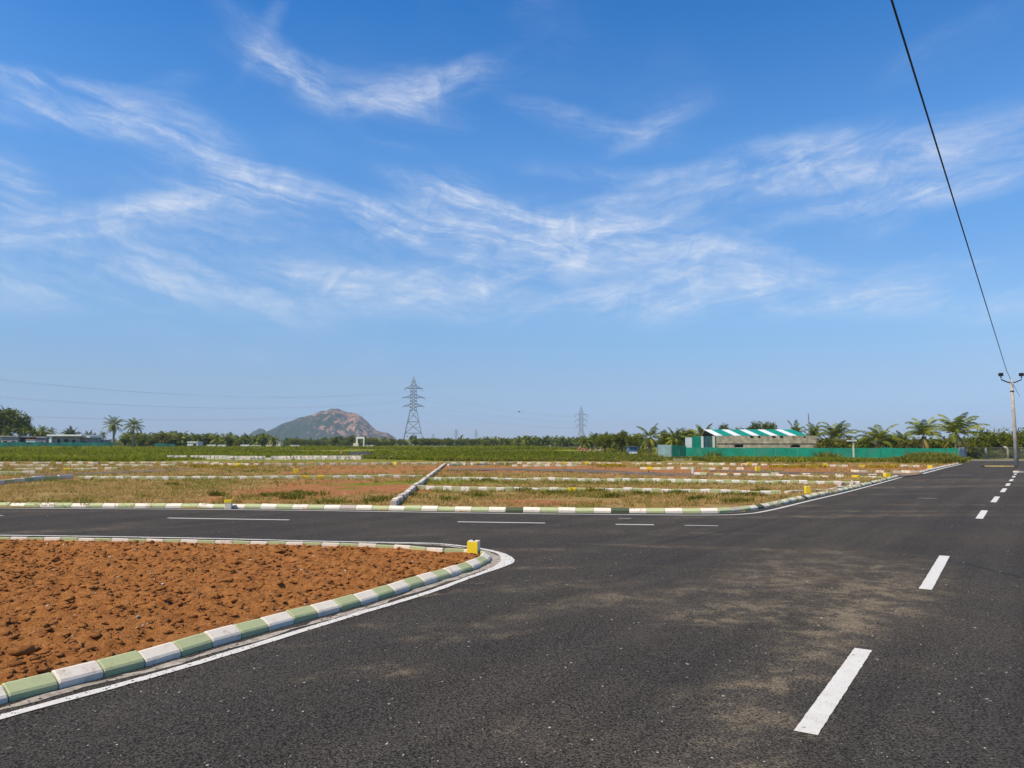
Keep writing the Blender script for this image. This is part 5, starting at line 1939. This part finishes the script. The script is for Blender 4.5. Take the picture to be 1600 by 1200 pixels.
def hill(prof, D0, depth, label, seed, mat_, nxx=340, nyy=130):
    px = np.array([p[0] for p in prof], float)
    pz = np.array([A(p[0], p[1], D0)[2] for p in prof])
    wx = (px - 800) / F_PX * D0
    x = np.linspace(wx[0], wx[-1], nxx)
    z = np.interp(x, wx, pz)
    y = np.linspace(-1, 1, nyy)
    X_, Y_ = np.meshgrid(x, y)
    prof_y = np.clip(1 - np.abs(Y_) ** 1.25, 0, 1)
    n = fbm(X_ / 60, Y_ * depth / 60, 5, seed, .55) - .5
    rdg = 1 - np.abs(2 * fbm(X_ / 38, Y_ * depth / 55, 4, seed + 5) - 1)
    Zt = z[None, :] * prof_y * (1 + .55 * n * (1 - prof_y) * 1.8) + (rdg - .7) * 20 * np.minimum(1, z[None, :] / 40) * (1 - prof_y ** 4) + n * 16 * np.minimum(1, z[None, :] / 40)
    Zt = Zt * np.clip(z[None, :] / 12, 0, 1) - .5
    Yw = D0 + Y_ * depth + (fbm(X_ / 90, Y_, 3, seed + 9) - .5) * 60
    I_ = np.arange(X_.size).reshape(X_.shape)
    F_ = np.stack([I_[:-1, :-1], I_[:-1, 1:], I_[1:, 1:], I_[1:, :-1]], -1).reshape(-1, 4)
    return tag(obj('hill', mesh_np('hill', np.stack([X_.ravel(), Yw.ravel(), Zt.ravel()], -1), F_, None, True, [mat_])), label, 'hill', kind='structure')


def hill_mat():
    m, t, b = new_mat('hill_rock_and_scrub')
    p = t.pos()
    n1 = t.noise(p, .030, 8, .68, .5)
    n2 = t.noise(t.mapping(p, scale=(1, 1, .6)), .06, 6, .65)
    n3 = t.noise(p, .2, 4, .6)
    x, y, z = t.sep(p)
    right = t.ramp(x, (440 - 800) / F_PX * HD, (600 - 800) / F_PX * HD, -.06, .085, False)
    hgt = t.ramp(z, 5, 110, -.06, .035, False)
    k = t.math('ADD', t.math('ADD', t.math('MULTIPLY', n1, .55), t.math('MULTIPLY', n2, .45)), t.math('ADD', right, hgt))
    rockm = t.ramp(k, .53, .575)
    rock = t.mix(t.ramp(n3, .3, .7), (.22, .105, .07), (.44, .25, .165))
    scrub = t.mix(t.ramp(n3, .3, .7), (.022, .036, .016), (.055, .070, .030))
    t.set(b.inputs['Base Color'], t.mix(rockm, scrub, rock))
    b.inputs['Roughness'].default_value = 1.0
    b.inputs['Specular IOR Level'].default_value = .1
    t.set(b.inputs['Normal'], t.bump(t.math('ADD', n2, t.math('MULTIPLY', n3, .4)), .9, 8.0))
    return m


M['hill'] = hill_mat()
hill([(392, 697), (402, 688), (410, 679), (425, 671), (440, 664.5), (458, 657.5), (470, 651), (484, 649), (497, 644), (509, 642), (517, 638), (527, 637), (536, 640.5), (546, 644.5), (556, 645.5), (566, 650), (574, 657), (580, 664), (588, 670), (597, 673.5), (606, 675), (612, 681), (620, 690), (628, 697)], HD, 190, 'rocky hill with pink stone and dark scrub behind the field', 51, M['hill'])
hill([(372, 697), (384, 684), (395, 672), (404, 669), (412, 671), (424, 684), (436, 697)], HD + 500, 90, 'smaller pale rocky hill peeping out left of the main hill', 57, M['hill'], 120, 60)

# ------------------------------------------------------------------ haze
hz = MB().box((0, 2870, 76), (12400, 6640, 158)).mesh('haze')
hm = bpy.data.materials.new('haze_air')
hm.use_nodes = True
ht = NT(hm.node_tree)
ht.n.clear()
pv = ht.node('ShaderNodeVolumePrincipled')
pv.inputs['Color'].default_value = (.66, .83, 1.0, 1)
pv.inputs['Density'].default_value = .00015
pv.inputs['Anisotropy'].default_value = .0
oo = ht.node('ShaderNodeOutputMaterial')
ht.l.new(pv.outputs[0], oo.inputs['Volume'])
hz.materials.append(hm)
tag(obj('haze', hz), 'thin bluish haze in the air over the plain', 'haze', kind='stuff')
